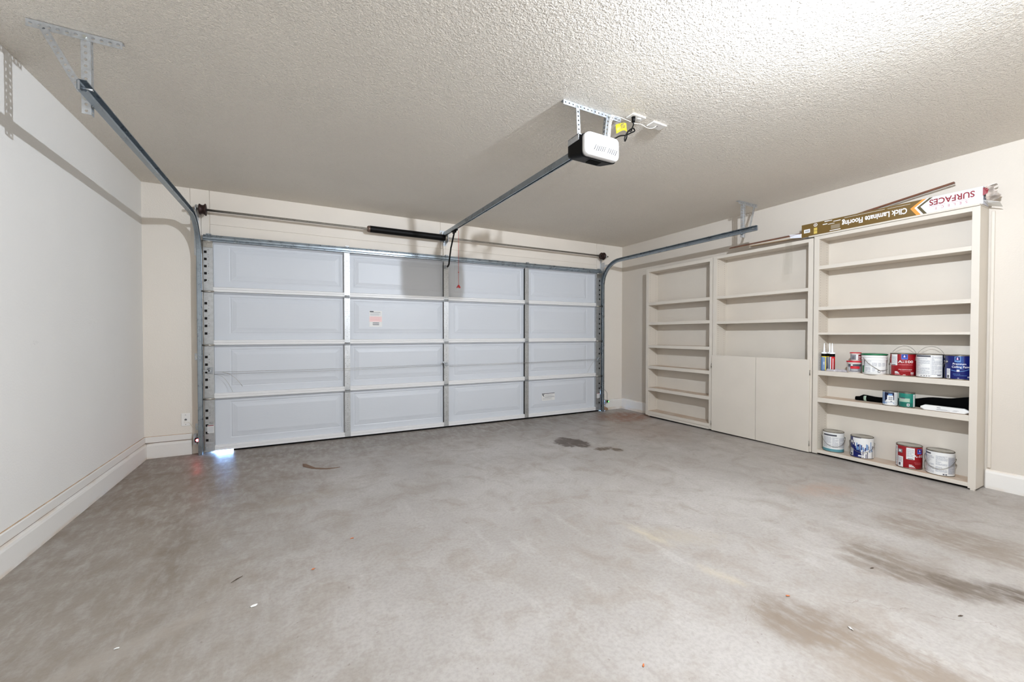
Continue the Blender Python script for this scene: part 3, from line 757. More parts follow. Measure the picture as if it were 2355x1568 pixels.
# black housing: rounded lower corners seen from the front
def rrect(x0, x1, z0, z1, r, n=6):
    P = []
    for cx, cz, a0 in ((x1 - r, z1 - r, 0), (x0 + r, z1 - r, 90), (x0 + r, z0 + r, 180), (x1 - r, z0 + r, 270)):
        for k in range(n + 1):
            q = math.radians(a0 + 90 * k / n); P.append((cx + r * math.cos(q), cz + r * math.sin(q)))
    return P
mb = MB(); n = 0
prof = rrect(OXa, OXb, OZa, OZb, .026)
vs = []
loops = [(OYa + .004, .985), (OYa + .012, 1.0), (OYb - .03, 1.0), (OYb - .008, .97), (OYb, .9)]
cx, cz = (OXa + OXb) / 2, (OZa + OZb) / 2 + .01
for y, k in loops:
    zb_ = .042 * max(0, (y - OYa) / (OYb - OYa)); vs += [(cx + (p[0] - cx) * k, y, cz + (p[1] - cz) * k + zb_ * (OZb - p[1]) / (OZb - OZa)) for p in prof]
n = len(prof); fs = [tuple(range(n)), tuple(range(n * 4, n * 5))]
for i in range(4): fs += [(i * n + k, i * n + (k + 1) % n, (i + 1) * n + (k + 1) % n, (i + 1) * n + k) for k in range(n)]
mb.add(vs, fs, 0, False); mb.build('housing', M_BLACK, t)
# white light cover bulging towards the room
mb = MB(); prof = rrect(OXa + .004, OXb - .002, OZa + .006, OZb - .002, .032)
cz = (OZa + .006 + OZb) / 2; vs = []
loops = [(OYa + .006, 1.0), (OYa - .012, 1.0), (OYa - .026, .985), (OYa - .036, .93), (OYa - .042, .82), (OYa - .045, .6)]
n = len(prof)
for y, k in loops: vs += [(cx + (p[0] - cx) * k, y, cz + (p[1] - cz) * k) for p in prof]
fs = [tuple(range(n))[::-1], tuple(range(n * 5, n * 6))]
for i in range(5): fs += [(i * n + k, i * n + (k + 1) % n, (i + 1) * n + (k + 1) % n, (i + 1) * n + k) for k in range(n)]
mb.add(vs, fs, 0, True); o = mb.build('light_cover', M_WHITE, t)
mb = MB()
for k in range(12):
    if k == 6: continue
    x0 = 1.596 + k * .0150; zt = 2.366 - .006 * abs(k - 5.5) / 5
    if k == 0: zt += .006
    p = [(x0, zt - .034), (x0 + .0045, zt - .034), (x0 + .0211, zt), (x0 + .0172, zt)]
    mb.prism(p, 'y', OYa - .0475, OYa - .030)
mb.build('vent_slot', M_BLACK, o)
mb = MB(); mb.prism([(1.63, OYa + .03), (1.72, OYa + .03), (1.72, OYa + .08), (1.63, OYa + .08)], 'z', OZa + .006, OZa + .012); mb.build('lower_panel', M_BLACKR, t, bevel=.002)
# top bracket and straps
mb = MB(); mb.box(OXa + .008, OXb - .02, OYa + .05, OYa + .08, OZb, OZb + .004); mb.box(OXa - .004, OXa - .001, OYa + .03, OYa + .14, OZb - .035, OZb + .004); mb.box(OXa - .004, OXa + .03, OYa + .03, OYa + .14, OZb, OZb + .003)
mb.build('mount_plate', M_GALV, t)
YH = 2.078
mb = MB(); mb.perf((1.468, YH, ZC - .030), (1, 0, 0), (0, 0, 1), .029, [.0295] * 16, .0048); mb.perf((1.468, YH, ZC - .002), (1, 0, 0), (0, 1, 0), .030, [.0295] * 16, .0048)
mb.build('ceiling_angle', M_GALVW, t, solid=.002)
for k, (xa, xb) in enumerate(((1.574, 1.586), (1.826, 1.798))):
    mb = MB(); p0 = Vector((xa, YH - .004, ZC - .012)); p1 = Vector((xb, YH - .004, OZb - .004)); u = p1 - p0; Lg = u.length; u.normalize()
    mb.perf(p0 - Vector((.012, 0, 0)), u, (1, 0, 0), .026, [Lg / 8] * 8, .0060); mb.perf(p0 + Vector((.014 if k == 0 else -.012, 0, 0)), u, (0, 1, 0), .024, [Lg / 8] * 8, .0060)
    mb.build('hanging_strap', M_GALVW, t, solid=.002)
    mb = MB(); disc(mb, xa, YH - .006, ZC - .018, .007, .006, 6); mb.build('bolt', M_BRASS, t)
# rail
rp0, rp1 = Vector((1.672, 5.005, 2.497)), Vector((1.684, OYb - .01, 2.440))
d = (rp1 - rp0).normalized(); A = Vector((1, 0, 0)); A = (A - d * A.dot(d)).normalized(); B = A.cross(d); B = B if B.z > 0 else -B
mb = MB(); prof = [(-.006, -.022), (-.015, -.022), (-.015, .022), (.015, .022), (.015, -.022), (.006, -.022)]
mb.sweep(prof, [(rp0, A, B), (rp1, A, B)]); o = mb.build('rail', M_TRACK, t, solid=.002)
mb = MB(); mb.sweep([(-.004, -.010), (.004, -.010), (.004, -.004), (-.004, -.004)], [(rp0 - d * -.02, A, B), (rp1, A, B)], closed=True); mb.build('drive_belt', M_BLACK, o)
mb = MB(); mb.box(1.640, 1.704, 4.990, YT - .001, 2.470, 2.530); mb.box(1.636, 1.708, YT - .008, YT - .001, 2.42, 2.56); mb.build('header_bracket', M_GALV, t)
# trolley, arm, release cord
def rz_(y): return rp0.z + (rp1.z - rp0.z) * (rp0.y - y) / (rp0.y - rp1.y)
yt = 4.66
mb = MB(); mb.box(1.660, 1.700, yt - .09, yt + .05, rz_(yt) - .034, rz_(yt) - .020); mb.box(1.670, 1.690, yt - .06, yt + .03, rz_(yt) - .055, rz_(yt) - .034); o = mb.build('trolley', M_BLACK, t, bevel=.003)
mb = MB(); pts = [(1.684, yt, rz_(yt) - .045), (1.687, 4.79, 2.285), (1.690, 4.862, 2.135), (1.694, 4.885, 2.100), (1.698, 4.92, 2.085), (1.700, 4.972, 2.078)]
for a, b in zip(pts[:-1], pts[1:]):
    a, b = Vector(a), Vector(b); u = (b - a).normalized(); w = Vector((1, 0, 0)); h = u.cross(w).normalized()
    mb.sweep([(-.006, -.011), (.006, -.011), (.006, .011), (-.006, .011)], [(a - u * .004, w, h), (b + u * .004, w, h)], closed=True)
mb.build('door_arm', M_BLACK, t)
mb = MB(); mb.box(1.680, 1.720, 4.965, YR - .003, 2.06, 2.10); mb.build('arm_bracket', M_GALV, t)
yc = 4.60; xc = 1.716
mb = MB(); mb.tube([(xc, yc, rz_(yc) - .030), (xc + .001, yc, 2.0), (xc, yc, 1.80)], .0022, 6); disc(mb, xc, yc + .004, 1.958, .006, .008, 8); mb.build('release_cord', M_CORD, t)
mb = MB(); mb.prism([(xc - .026, 1.772), (xc - .014, 1.768), (xc - .006, 1.790), (xc + .004, 1.768), (xc + .024, 1.770), (xc + .020, 1.784), (xc + .006, 1.806), (xc - .006, 1.804)], 'y', yc - .008, yc + .008)
mb.build('release_handle', M_RED, t, bevel=.002)
# power cord with its tag, bell wire
mb = MB()
cord = [(1.60, 2.03, OZb + .004), (1.66, 2.02, OZb + .018), (1.74, 2.02, OZb + .020), (1.82, 2.02, OZb + .034), (1.88, 2.02, 2.512), (1.93, 2.02, 2.528), (1.985, 2.025, 2.560), (2.010, 2.02, 2.575), (1.985, 2.01, 2.582), (1.945, 2.01, 2.555), (1.918, 2.015, 2.512), (1.924, 2.02, 2.488), (1.945, 2.03, 2.515), (1.950, 2.02, 2.556), (1.968, 2.012, 2.560), (1.985, 2.02, 2.585), (1.998, 2.02, 2.612), (1.996, 2.018, 2.632)]
mb.tube(smooth(cord), .0042, 7)
o = mb.build('power_cord', M_BLACK, t)
mb = MB(); mb.tube([(1.996, 2.018, 2.628), (1.995, 2.016, ZC - .008)], [.010, .014], 10); mb.build('plug', M_BLACK, o)
mb = MB(); vs = []; fs = []
for i in range(9):
    q = i / 8; x = 1.858 + q * .092; dy = -.014 * math.sin(q * math.pi)
    vs += [(x, 2.03 + dy, 2.560 + q * .030 - .034 + .012 * math.sin(q * 3)), (x - .008, 2.03 + dy, 2.560 + q * .032 + .022)]
fs = [(2 * i, 2 * i + 2, 2 * i + 3, 2 * i + 1) for i in range(8)]
mb.add(vs, fs, 0, True); o2 = mb.build('cord_tag', M_YELLOW, o, solid=.0012)
mb = MB()
for q, L, hh in ((.70, .30, .014), (.58, .46, .008), (.44, .46, .006), (.30, .40, .006)):
    x0 = 1.880; 
    mb.prism([(x0, 2.541 + q * .05), (x0 + L * .09, 2.541 + q * .05 + .016), (x0 + L * .09, 2.541 + q * .05 + .016 + hh * .6), (x0, 2.541 + q * .05 + hh * .6)], 'y', 2.0125, 2.0135)
mb.build('print', M_BARK, o2)
mb = MB()
for dx in (-.006, .002, .010):
    mb.tube(smooth([(1.806 + dx, 2.055, OZb), (1.812 + dx, 2.05, 2.52), (1.822 + dx, 2.05, 2.60), (1.842 + dx * 1.5, 2.05, 2.646), (1.862 + dx, 2.05, 2.652), (1.905, 2.045, 2.650), (1.965, 2.035, 2.640), (2.02, 2.035, 2.636), (2.09, 2.04, 2.648), (2.15, 2.045, 2.642), (2.195, 2.04, 2.646), (2.222, 2.03, ZC - .008)]), .0020, 6)
mb.build('bell_wire', M_WIRE, t)
# ceiling plates
def ceiling_plate(x0, x1, y0, y1, label, hole):
    t = thing('outlet_plate', ((x0 + x1) / 2, (y0 + y1) / 2, ZC), label, 'outlet plate', 'cover plates on the ceiling')
    MB().box(x0, x1, y0, y1, ZC - .008, ZC - .0005).build('plate', M_PLATE, t, bevel=.003)
    mb = MB(); yc = (y0 + y1) / 2
    if hole: mb.lathe([(0, -.0005), (.004, -.0005), (.005, 0)], 10, ((x0 + x1) / 2 + .004, yc, ZC - .0085)); mb.build('wire_hole', M_INK, t)
    else:
        for xx in (x0 + .036, x1 - .036):
            mb.lathe([(0, -.002), (.013, -.002), (.016, 0)], 16, (xx, yc, ZC - .008))
        o = mb.build('receptacle', M_PLATE, t)
        mb = MB()
        for dx in (-.006, .006): mb.box(x1 - .036 + dx - .0012, x1 - .036 + dx + .0012, yc - .004, yc + .004, ZC - .0108, ZC - .0098)
        mb.build('slot', M_INK, o)
ceiling_plate(1.962, 2.082, 1.988, 2.052, 'white duplex outlet on the ceiling with the black plug of the opener in it', False)
ceiling_plate(2.162, 2.290, 1.995, 2.063, 'white blank ceiling plate with a thin wire entering its middle', True)

# ------------------------------------------------------------------ safety sensors and wall plate
t = thing('safety_sensor', (-.885, 5.02, .15), 'door sensor glowing red low on the door jamb', 'sensor', 'door safety sensors')
mb = MB(); mb.box(-.93, -.905, YT - .050, YT - .001, .10, .205); mb.box(-.93, -.868, YT - .054, YT - .050, .125, .180); mb.build('sensor_bracket', M_GALV, t)
MB().box(-.916, -.866, YT - .086, YT - .054, .128, .172).build('sensor_body', M_BLACK, t, bevel=.006)
mb = MB(); mb.lathe([(0, -.007), (.011, -.006), (.014, 0)], 12, (-.892, YT - .086, .150), 'y'); mb.build('indicator_light', M_LEDR, t)
mb = MB(); mb.tube([(-.890, YT - .07, .172), (-.885, YT - .05, .20), (-.915, YT - .02, .245), (-.955, YB - .010, .300), (-.975, YB - .012, .325), (-1.012, YB - .016, .322), (-.998, YB - .008, .350)], .0022, 6); mb.build('bell_wire', M_WIRE, t)
t = thing('wall_plate', (-1.0, YB, .35), 'white wall plate with a wire, low beside the garage door', 'wall plate')
MB().box(-1.036, -.964, YB - .007, YB - .0005, .287, .414).build('plate', M_PLATE, t, bevel=.003)
mb = MB(); disc(mb, -1.000, YB - .007, .350, .010, .001, 14); disc(mb, -1.0, YB - .007, .398, .003, .001, 8); disc(mb, -1.0, YB - .007, .303, .003, .001, 8); mb.build('wire_hole', M_INK, t)
t = thing('safety_sensor', (4.40, 5.03, .13), 'dark door sensor with a small green light in the corner near the bookcases', 'sensor', 'door safety sensors')
mb = MB(); mb.box(4.362, 4.372, YT - .07, YT - .001, .09, .16); mb.box(4.362, 4.40, YT - .075, YT - .07, .10, .145); mb.build('sensor_bracket', M_GALV, t)
MB().box(4.376, 4.452, YT - .070, YT - .030, .108, .142).build('sensor_body', M_BLACK, t, bevel=.008)
mb = MB(); mb.lathe([(0, -.005), (.008, -.004), (.010, 0)], 12, (4.444, YT - .070, .122), 'y'); mb.build('indicator_light', M_LEDG, t)
mb = MB(); mb.tube(smooth([(4.44, YT - .05, .142), (4.462, YT - .02, .19), (4.468, YT - .012, .245), (4.445, YB - .01, .29), (4.415, YB - .006, .312)]), .0018, 6); mb.build('bell_wire', M_INK, t)
# broken plaster at the foot of the right jamb
mb = MB(); vs = []; rng = random.Random(3)
for j in range(5):
    for i in range(5):
        vs.append((4.385 + i * .022, YB - .022 - rng.random() * .022 * (1 - j / 5), fz(4.4, 5.05) + .002 + j * .018 * (1 - i * .16)))
mb.add(vs, [(j * 5 + i, j * 5 + i + 1, (j + 1) * 5 + i + 1, (j + 1) * 5 + i) for j in range(4) for i in range(4)])
o = mb.build('plaster_patch', M_RUBBLE, solid=.012); tag(o, 'crumbling brown plaster patch at the floor below the green-lit sensor', 'broken plaster')

# ------------------------------------------------------------------ bookcases
FX, BX = 4.600, 4.790
def shelf(t, y0, y1, z, th): MB().box(FX + .001, BX, y0, y1, z - th, z).build('shelf', M_SHELF, t, bevel=.0015)
def bookcase(y0, y1, i0, i1, zi, zt, shelves, bottom, label, name='bookcase'):
    t = thing(name, (4.70, (y0 + y1) / 2, 0), label, 'bookcase', 'built-in bookcases')
    MB().box(FX, BX + .008, y0, i0, .012, zt).build('side_panel', M_SIDE, t, bevel=.0012)
    MB().box(FX, BX + .008, i1, y1, .012, zt).build('side_panel', M_SIDE, t, bevel=.0012)
    MB().box(FX + .0005, BX, i0, i1, zi, zt).build('top_panel', M_CREAM, t, bevel=.0012)
    MB().box(BX, BX + .008, i0, i1, .03, zt).build('back_panel', M_CREAM, t)
    MB().box(FX + .0008, BX, i0, i1, bottom[0], bottom[1]).build('bottom_panel', M_SHELF, t, bevel=.0015)
    MB().box(FX + .040, BX, i0, i1, fz(4.65, (y0 + y1) / 2) - .002, bottom[0]).build('plinth', M_SHADE, t)  # dark colour paints the shade in the toe recess
    for z, th in shelves: shelf(t, i0, i1, z, th)
    return t
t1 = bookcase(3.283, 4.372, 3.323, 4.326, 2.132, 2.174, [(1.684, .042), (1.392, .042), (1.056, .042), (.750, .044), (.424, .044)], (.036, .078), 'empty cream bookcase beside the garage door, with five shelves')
MB().box(FX, FX + .018, 3.323, 4.326, .006, .034).build('kick_rail', M_CREAM, t1)
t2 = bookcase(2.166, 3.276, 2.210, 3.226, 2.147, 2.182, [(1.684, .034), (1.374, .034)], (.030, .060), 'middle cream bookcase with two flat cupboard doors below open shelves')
for a, b in ((2.725, 3.272), (2.180, 2.721)):
    o = MB().box(FX - .019, FX - .001, a, b, .010, .953).build('cabinet_door', M_CREAM, t2, bevel=.0015)
    yh = b if b > 3 else a
    for zh in (.10, .82): MB().tube([(FX - .020, yh + (.004 if b > 3 else -.004), zh - .025), (FX - .020, yh + (.004 if b > 3 else -.004), zh + .025)], .004, 8).build('hinge', M_BAIL, o)
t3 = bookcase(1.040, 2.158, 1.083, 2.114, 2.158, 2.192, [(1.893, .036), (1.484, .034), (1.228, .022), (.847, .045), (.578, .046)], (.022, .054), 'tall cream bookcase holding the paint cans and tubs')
MB().box(FX - .014, BX + .008, 1.040, 2.205, 2.193, 2.208).build('cap_board', M_CREAM, t3, bevel=.004)
MB().box(FX + .001, FX + .030, 1.046, 1.070, .0, .012).build('corner_block', M_SHELF, t3)

# ------------------------------------------------------------------ things on the shelves
def facing(c):
    d = Vector((CAM.x - c[0], CAM.y - c[1])); d.normalize(); return math.atan2(d.x, -d.y)
def patch(mb, R, a0, a1, z0, z1, m=0, lift=.0006, n=None, slant=0.0):
    """curved label on a can; angles in degrees from the front, right is plus"""
    n = n or max(2, int(abs(a1 - a0) / 6)); vs = []
    for i in range(n + 1):
        a = math.radians(a0 + (a1 - a0) * i / n)
        for z in (z0, z1):
            aa = a + (slant if z == z1 else 0)
            vs.append(((R + lift) * math.sin(aa), -(R + lift) * math.cos(aa), z))
    mb.add(vs, [(2 * i, 2 * i + 2, 2 * i + 3, 2 * i + 1) for i in range(n)], m, True)
def wraptext(mb, s, R, a, z, size, m=0, lift=.0012, bold=0.0, sx=1.0, center=True, spacing=1.0):
    vs, fs, w = text2d(s, size, bold, spacing, sx)
    off = w / 2 if center else 0
    o = [((R + lift) * math.sin(math.radians(a) + (x - off) / R), -(R + lift) * math.cos(math.radians(a) + (x - off) / R), z + y) for x, y in vs]
    mb.add(o, fs, m)
def textlines(mb, R, a0, a1, z0, z1, n, m=0, lift=.0011, fill=.5, rng=None):
    rng = rng or random.Random(int((a0 + 400) * 10 + z0 * 1000))
    st = (z1 - z0) / n
    for j in range(n):
        a = a0; 
        while a < a1 - 3:
            b = min(a1, a + rng.uniform(5, 16)); patch(mb, R, a, b - 1.2, z0 + j * st, z0 + j * st + st * fill, m, lift); a = b
            if rng.random() < .12: break
def paint_can(loc, R, H, label, group, body, decal, bail='down', lidm=M_TIN, rz=0.0, ear=90, name='paint_can'):
    t = thing(name, loc, label, 'paint can', group, facing(loc) + rz)
    mb = MB(); mb.lathe([(0, .002), (R * .97, .002), (R, .006), (R, H - .008), (R * .985, H - .006)], 40); mb.build('body', body, t, local=True)
    mb = MB(); mb.lathe([(R * .96, 0), (R * 1.012, 0), (R * 1.014, .004), (R * .998, .007)], 40); mb.build('bottom_rim', M_RUST, t, local=True)
    mb = MB(); mb.lathe([(R * .985, H - .009), (R * 1.014, H - .006), (R * 1.016, H - .001), (R * .99, H), (R * .93, H - .003), (R * .93, H - .010)], 40); mb.build('top_rim', M_RUST if lidm is M_TIN else lidm, t, local=True)
    mb = MB(); mb.lathe([(R * .93, H - .004), (R * .90, H - .001), (R * .86, H - .003), (R * .82, H - .008), (0, H - .007)], 40); mb.build('lid', lidm, t, local=True)
    decal(t, R, H)
    if bail:
        e = math.radians(ear); ex, ey = math.sin(e), -math.cos(e); ze = H * .72; mb = MB()
        for s_ in (1, -1): mb.lathe([(0, .010), (.007, .009), (.010, .004), (.011, 0)], 10, (0, 0, 0), 'z')
        mb = MB(); Ro = R + .006; fx, fy = ey * -1, ex   # axis through the ears and the direction the bail swings to
        fx, fy = math.sin(e - math.pi / 2), -math.cos(e - math.pi / 2)
        pts = []
        for i in range(25):
            q = math.pi * i / 24; c, s_ = math.cos(q), math.sin(q)
            if bail == 'up': pts.append((ex * Ro * c - fx * .035 * s_, ey * Ro * c - fy * .035 * s_, ze + .118 * s_))
            else:
                rr = Ro + .003
                w = R * 1.02 if s_ > .05 else Ro
                pts.append((ex * rr * c + fx * rr * s_, ey * rr * c + fy * rr * s_, ze - .085 * s_ ** 1.2))
        mb.tube(pts, .0017, 6); o = mb.build('bail_handle', M_BAIL, t, local=True)
        mb = MB()
        for s_ in (1, -1):
            c0 = Vector((ex * s_ * R, ey * s_ * R, ze)); d = Vector((ex * s_, ey * s_, 0))
            mb.tube([c0, c0 + d * .004, c0 + d * .008], [.011, .009, .004], 10)
        mb.build('bail_ear', M_TIN, t, local=True)
    return t
G1, G2, G3 = 'paint cans on the middle shelf', 'quart cans on the lower shelf', 'paint cans on the bottom shelf'
ZA, ZB_, ZC_ = .847, .578, .054
def badge(mb, R, a, z, w, h, mi):   # a small drop-shaped mark on a blue square
    patch(mb, R, a - w / 2, a + w / 2, z, z + h, mi[0], .0010); patch(mb, R, a - w * .36, a + w * .36, z + h * .30, z + h * .92, mi[1], .0014)
    patch(mb, R, a - w * .16, a + w * .10, z + h * .42, z + h * .66, mi[2], .0018); patch(mb, R, a - w * .10, a + w * .02, z + h * .62, z + h * .84, mi[2], .0018)
def dec_a100(t, R, H):
    mb = MB()
    patch(mb, R, -62, -26, H * .47, H * .955, 0); textlines(mb, R, -60, -28, H * .56, H * .93, 7, 1); patch(mb, R, -58, -34, H * .48, H * .51, 2, .0012)
    patch(mb, R, -88, -66, H * .05, H * .56, 0); textlines(mb, R, -86, -68, H * .08, H * .5, 12, 1)
    badge(mb, R, 6, H * .74, 28, H * .22, (3, 4, 5))
    wraptext(mb, 'A-100', R, 12, H * .585, H * .155, 0, bold=.012, sx=1.32)
    textlines(mb, R, -26, 45, H * .50, H * .53, 1, 6); textlines(mb, R, -20, 42, H * .285, H * .315, 1, 0); textlines(mb, R, -12, 36, H * .225, H * .25, 1, 6)
    for j, w in enumerate((22, 19, 14)): patch(mb, R, -38, -38 + w, H * (.105 + j * .036), H * (.13 + j * .036), 0, .001)
    patch(mb, R, -38, -12, H * .045, H * .065, 6, .001); textlines(mb, R, 34, 52, H * .09, H * .20, 3, 0); textlines(mb, R, 36, 52, H * .04, H * .06, 1, 6); textlines(mb, R, 0, 12, H * .055, H * .085, 1, 0)
    mb.build('label', [M_PAPER, M_GREYTXT, M_INK, M_LILAC, M_BLUE, M_PINK, mat('label_pink_print', (220, 140, 144), .5)], t, local=True)
paint_can((4.700, 1.503, ZA), .083, .196, 'crimson paint can with A-100 lettering and raised wire handle', G1, M_CRIM, dec_a100, 'up', ear=75)
def dec_white(t, R, H):
    mb = MB()
    patch(mb, R, -80, 58, H * .03, H * .97, 0); patch(mb, R, -70, 2, H * .88, H * .95, 1, .001)
    textlines(mb, R, -66, 0, H * .16, H * .84, 17, 2, fill=.45); textlines(mb, R, 6, 54, H * .14, H * .94, 24, 2, fill=.5)
    patch(mb, R, 2.4, 3.4, H * .06, H * .9, 2, .0009)
    for a in (-40, -26, -16, -6): patch(mb, R, a, a + 5, H * .065, H * .10, 3, .0012)
    patch(mb, R, 30, 48, H * .10, H * .135, 3, .0012)
    mb.build('label', [M_PAPER, M_INK, M_GREYTXT, M_TILEB], t, local=True)
paint_can((4.700, 1.332, ZA), .083, .196, 'paint can with plain white instructions label, between crimson and navy cans', G1, M_DNAVY, dec_white, 'up', ear=80)
def dec_blue(t, R, H):
    mb = MB()
    patch(mb, R, -12, 14, H * .42, H * .95, 3, .0006); patch(mb, R, -75, -40, H * .06, H * .94, 1, .0005)
    patch(mb, R, -58, -38, H * .04, H * .44, 0, .001); textlines(mb, R, -56, -40, H * .24, H * .42, 7, 2); patch(mb, R, -54, -43, H * .06, H * .18, 4, .0014)
    badge(mb, R, -8, H * .72, 24, H * .22, (5, 6, 7))
    wraptext(mb, 'Premium', R, -2, H * .61, H * .105, 8, bold=.008); wraptext(mb, 'Ceiling Paint', R, 4, H * .485, H * .115, 8, bold=.008, sx=.88)
    for i in range(12):
        a = -34 + i * 6.5; z = H * (.335 + .0022 * (i - 4) ** 2); patch(mb, R, a, a + 7, z, z + H * .022, 9, .001)
    patch(mb, R, -11, -1, H * .33, H * .41, 8, .0016); patch(mb, R, -9, -3, H * .35, H * .385, 2, .002)
    textlines(mb, R, -26, 34, H * .225, H * .255, 1, 9); textlines(mb, R, -22, 28, H * .17, H * .195, 1, 9); textlines(mb, R, 30, 54, H * .10, H * .155, 2, 8); textlines(mb, R, 26, 54, H * .03, H * .05, 1, 9); textlines(mb, R, -8, 2, H * .065, H * .085, 1, 8)
    mb.build('label', [M_PAPER, M_NAVY, M_GREYTXT, M_BLUE, M_TILEB, M_SKY, M_NAVY, M_PINK, M_WHITE, M_SKY], t, local=True)
paint_can((4.700, 1.160, ZA), .0815, .196, 'navy ceiling paint can against the bookcase side on the middle shelf', G1, M_NAVY, dec_blue, 'down', ear=-58)
# green lidded bucket
c = (4.662, 1.690, ZA); R, H = .090, .185
t = thing('plaster_bucket', c, 'white plastic bucket with a dark green lid beside the crimson can', 'bucket', None, facing(c))
mb = MB(); mb.lathe([(0, 0), (R * .90, 0), (R * .915, .004), (R * .965, H * .70), (R * .995, H * .72), (R * .995, H * .75), (R * .965, H * .76), (R * .97, H * .82), (R * 1.0, H * .83), (R * 1.0, H * .87), (R * .97, H * .88), (R * .97, H * .96)], 40); mb.build('tub', M_CLEAR, t, local=True)
mb = MB(); mb.lathe([(0, H * 1.0), (R * .9, H * 1.0), (R * .93, H * 1.01), (R * 1.03, H * .995), (R * 1.04, H * .94), (R * 1.0, H * .935)], 40); mb.build('lid', M_GREEN, t, local=True)
mb = MB(); Rl = R * .957
patch(mb, Rl, -58, 62, H * .08, H * .70, 0, .0012); patch(mb, Rl, -70, -46, H * .06, H * .70, 0, .0012); patch(mb, Rl, -66, -52, H * .08, H * .42, 1, .0022)
for a0, a1 in ((-42, -16), (-10, 14), (18, 34), (38, 58)): textlines(mb, Rl, a0, a1, H * .40, H * .58, 6, 2, .0018); 
textlines(mb, Rl, -42, -16, H * .12, H * .36, 8, 2, .0018); textlines(mb, Rl, -8, 14, H * .14, H * .34, 7, 2, .0018)
patch(mb, Rl, 16, 28, H * .10, H * .21, 3, .0018); patch(mb, Rl, 18.5, 25.5, H * .125, H * .185, 0, .0024); textlines(mb, Rl, 34, 54, H * .12, H * .22, 3, 2, .0018); textlines(mb, Rl, -40, 58, H * .64, H * .68, 1, 2, .0018)
mb.build('label', [M_PAPER, M_GREEN, M_GREYTXT, M_INK], t, local=True)
mb = MB(); mb.tube([(math.sin(math.radians(a)) * (R + .006), -math.cos(math.radians(a)) * (R + .006), H * z) for a, z in ((-52, .80), (-40, .70), (-25, .55), (-8, .42), (10, .29), (22, .21), (30, .205), (50, .225), (66, .25))], .0018, 6); mb.build('bail_handle', M_BAIL, t, local=True)
# two tubs with red lids
def tub(c, R, H, label, dark, name='filler_tub'):
    t = thing(name, c, label, 'tub', 'filler tubs with red lids', facing(c))
    mb = MB(); mb.lathe([(0, 0), (R * .86, 0), (R * .88, .004), (R * .95, H * .80), (R * .99, H * .82), (R * .99, H * .88)], 32); mb.build('tub', M_TUB, t, local=True)
    mb = MB(); mb.lathe([(0, H), (R * .95, H), (R * 1.03, H * .985), (R * 1.04, H * .89), (R * .98, H * .88)], 32); mb.build('lid', M_LIDRED, t, local=True)
    mb = MB(); Rl = R * .915
    if dark:
        patch(mb, Rl, -52, 75, H * .10, H * .55, 0, .0025); patch(mb, Rl, -52, 75, H * .55, H * .74, 1, .004); patch(mb, Rl, -28, 46, H * .36, H * .56, 2, .0048); patch(mb, Rl, -26, -10, H * .60, H * .72, 3, .0055); patch(mb, Rl, -50, -34, H * .16, H * .44, 3, .0042)
        textlines(mb, Rl, -48, -36, H * .18, H * .42, 8, 1, .005); textlines(mb, Rl, -20, 30, H * .22, H * .30, 2, 3, .0042)
    else:
        patch(mb, Rl, -62, 4, H * .14, H * .74, 0, .004); patch(mb, Rl, 4, 26, H * .12, H * .74, 3, .004); patch(mb, Rl, 26, 80, H * .12, H * .74, 2, .004); textlines(mb, Rl, -34, -8, H * .20, H * .56, 9, 1, .005); textlines(mb, Rl, 30, 60, H * .2, H * .6, 4, 3, .005)
    mb.build('label', [M_GREYL, M_INK, M_MAR if not dark else M_LIDRED, M_PAPER], t, local=True)
    return t
tub((4.654, 1.838, ZA), .055, .112, 'larger red-lidded filler tub standing on the shelf', True)
tub((4.660, 1.829, ZA + .1125), .042, .080, 'small red-lidded filler tub stacked on the larger one', False)
# caulk cartridges
def caulk(c, label, body, band, strips):
    R, H = .0225, .180
    t = thing('caulk_tube', c, label, 'caulk tube', 'caulking tubes in the shelf corner', facing(c))
    mb = MB(); mb.lathe([(0, 0), (R, 0), (R, H), (R * .98, H + .002)], 24); mb.build('cartridge', body, t, local=True)
    mb = MB(); mb.lathe([(R * 1.02, H * .80), (R * 1.02, H * .95)], 24); mb.build('dark_band', M_BLACK, t, local=True)
    mb = MB(); mb.lathe([(R * 1.03, H * .95), (R * 1.03, H + .004), (R * .6, H + .006), (.008, H + .008), (.0075, H + .03), (.0035, H + .094), (0, H + .096)], 20); mb.build('nozzle', M_WHITE, t, local=True)
    mb = MB()
    for (a0, a1, z0, z1, m) in strips: patch(mb, R, a0, a1, H * z0, H * z1, m, .0008)
    mb.build('label', [M_PAPER, M_SKY, M_YELLOW, M_RED, M_STEELBL], t, local=True)
caulk((4.640, 2.078, ZA), 'blue and grey caulk tube beside the bookcase side', M_STEELBL, None, [(-80, -30, .02, .78, 1), (-28, 20, .06, .74, 4), (22, 38, .02, .80, 2), (-70, 60, .76, .80, 2), (-20, 14, .34, .50, 0)])
caulk((4.688, 2.052, ZA), 'grey caulk tube with a white strip, standing behind the other two', M_GREYTXT, None, [(-20, 20, .02, .76, 0), (-70, 60, .76, .80, 2)])
caulk((4.640, 2.010, ZA), 'red caulk tube in the group of three', M_RED, None, [(-75, -40, .02, .78, 4), (-40, -18, .02, .78, 0), (10, 24, .1, .7, 0)])
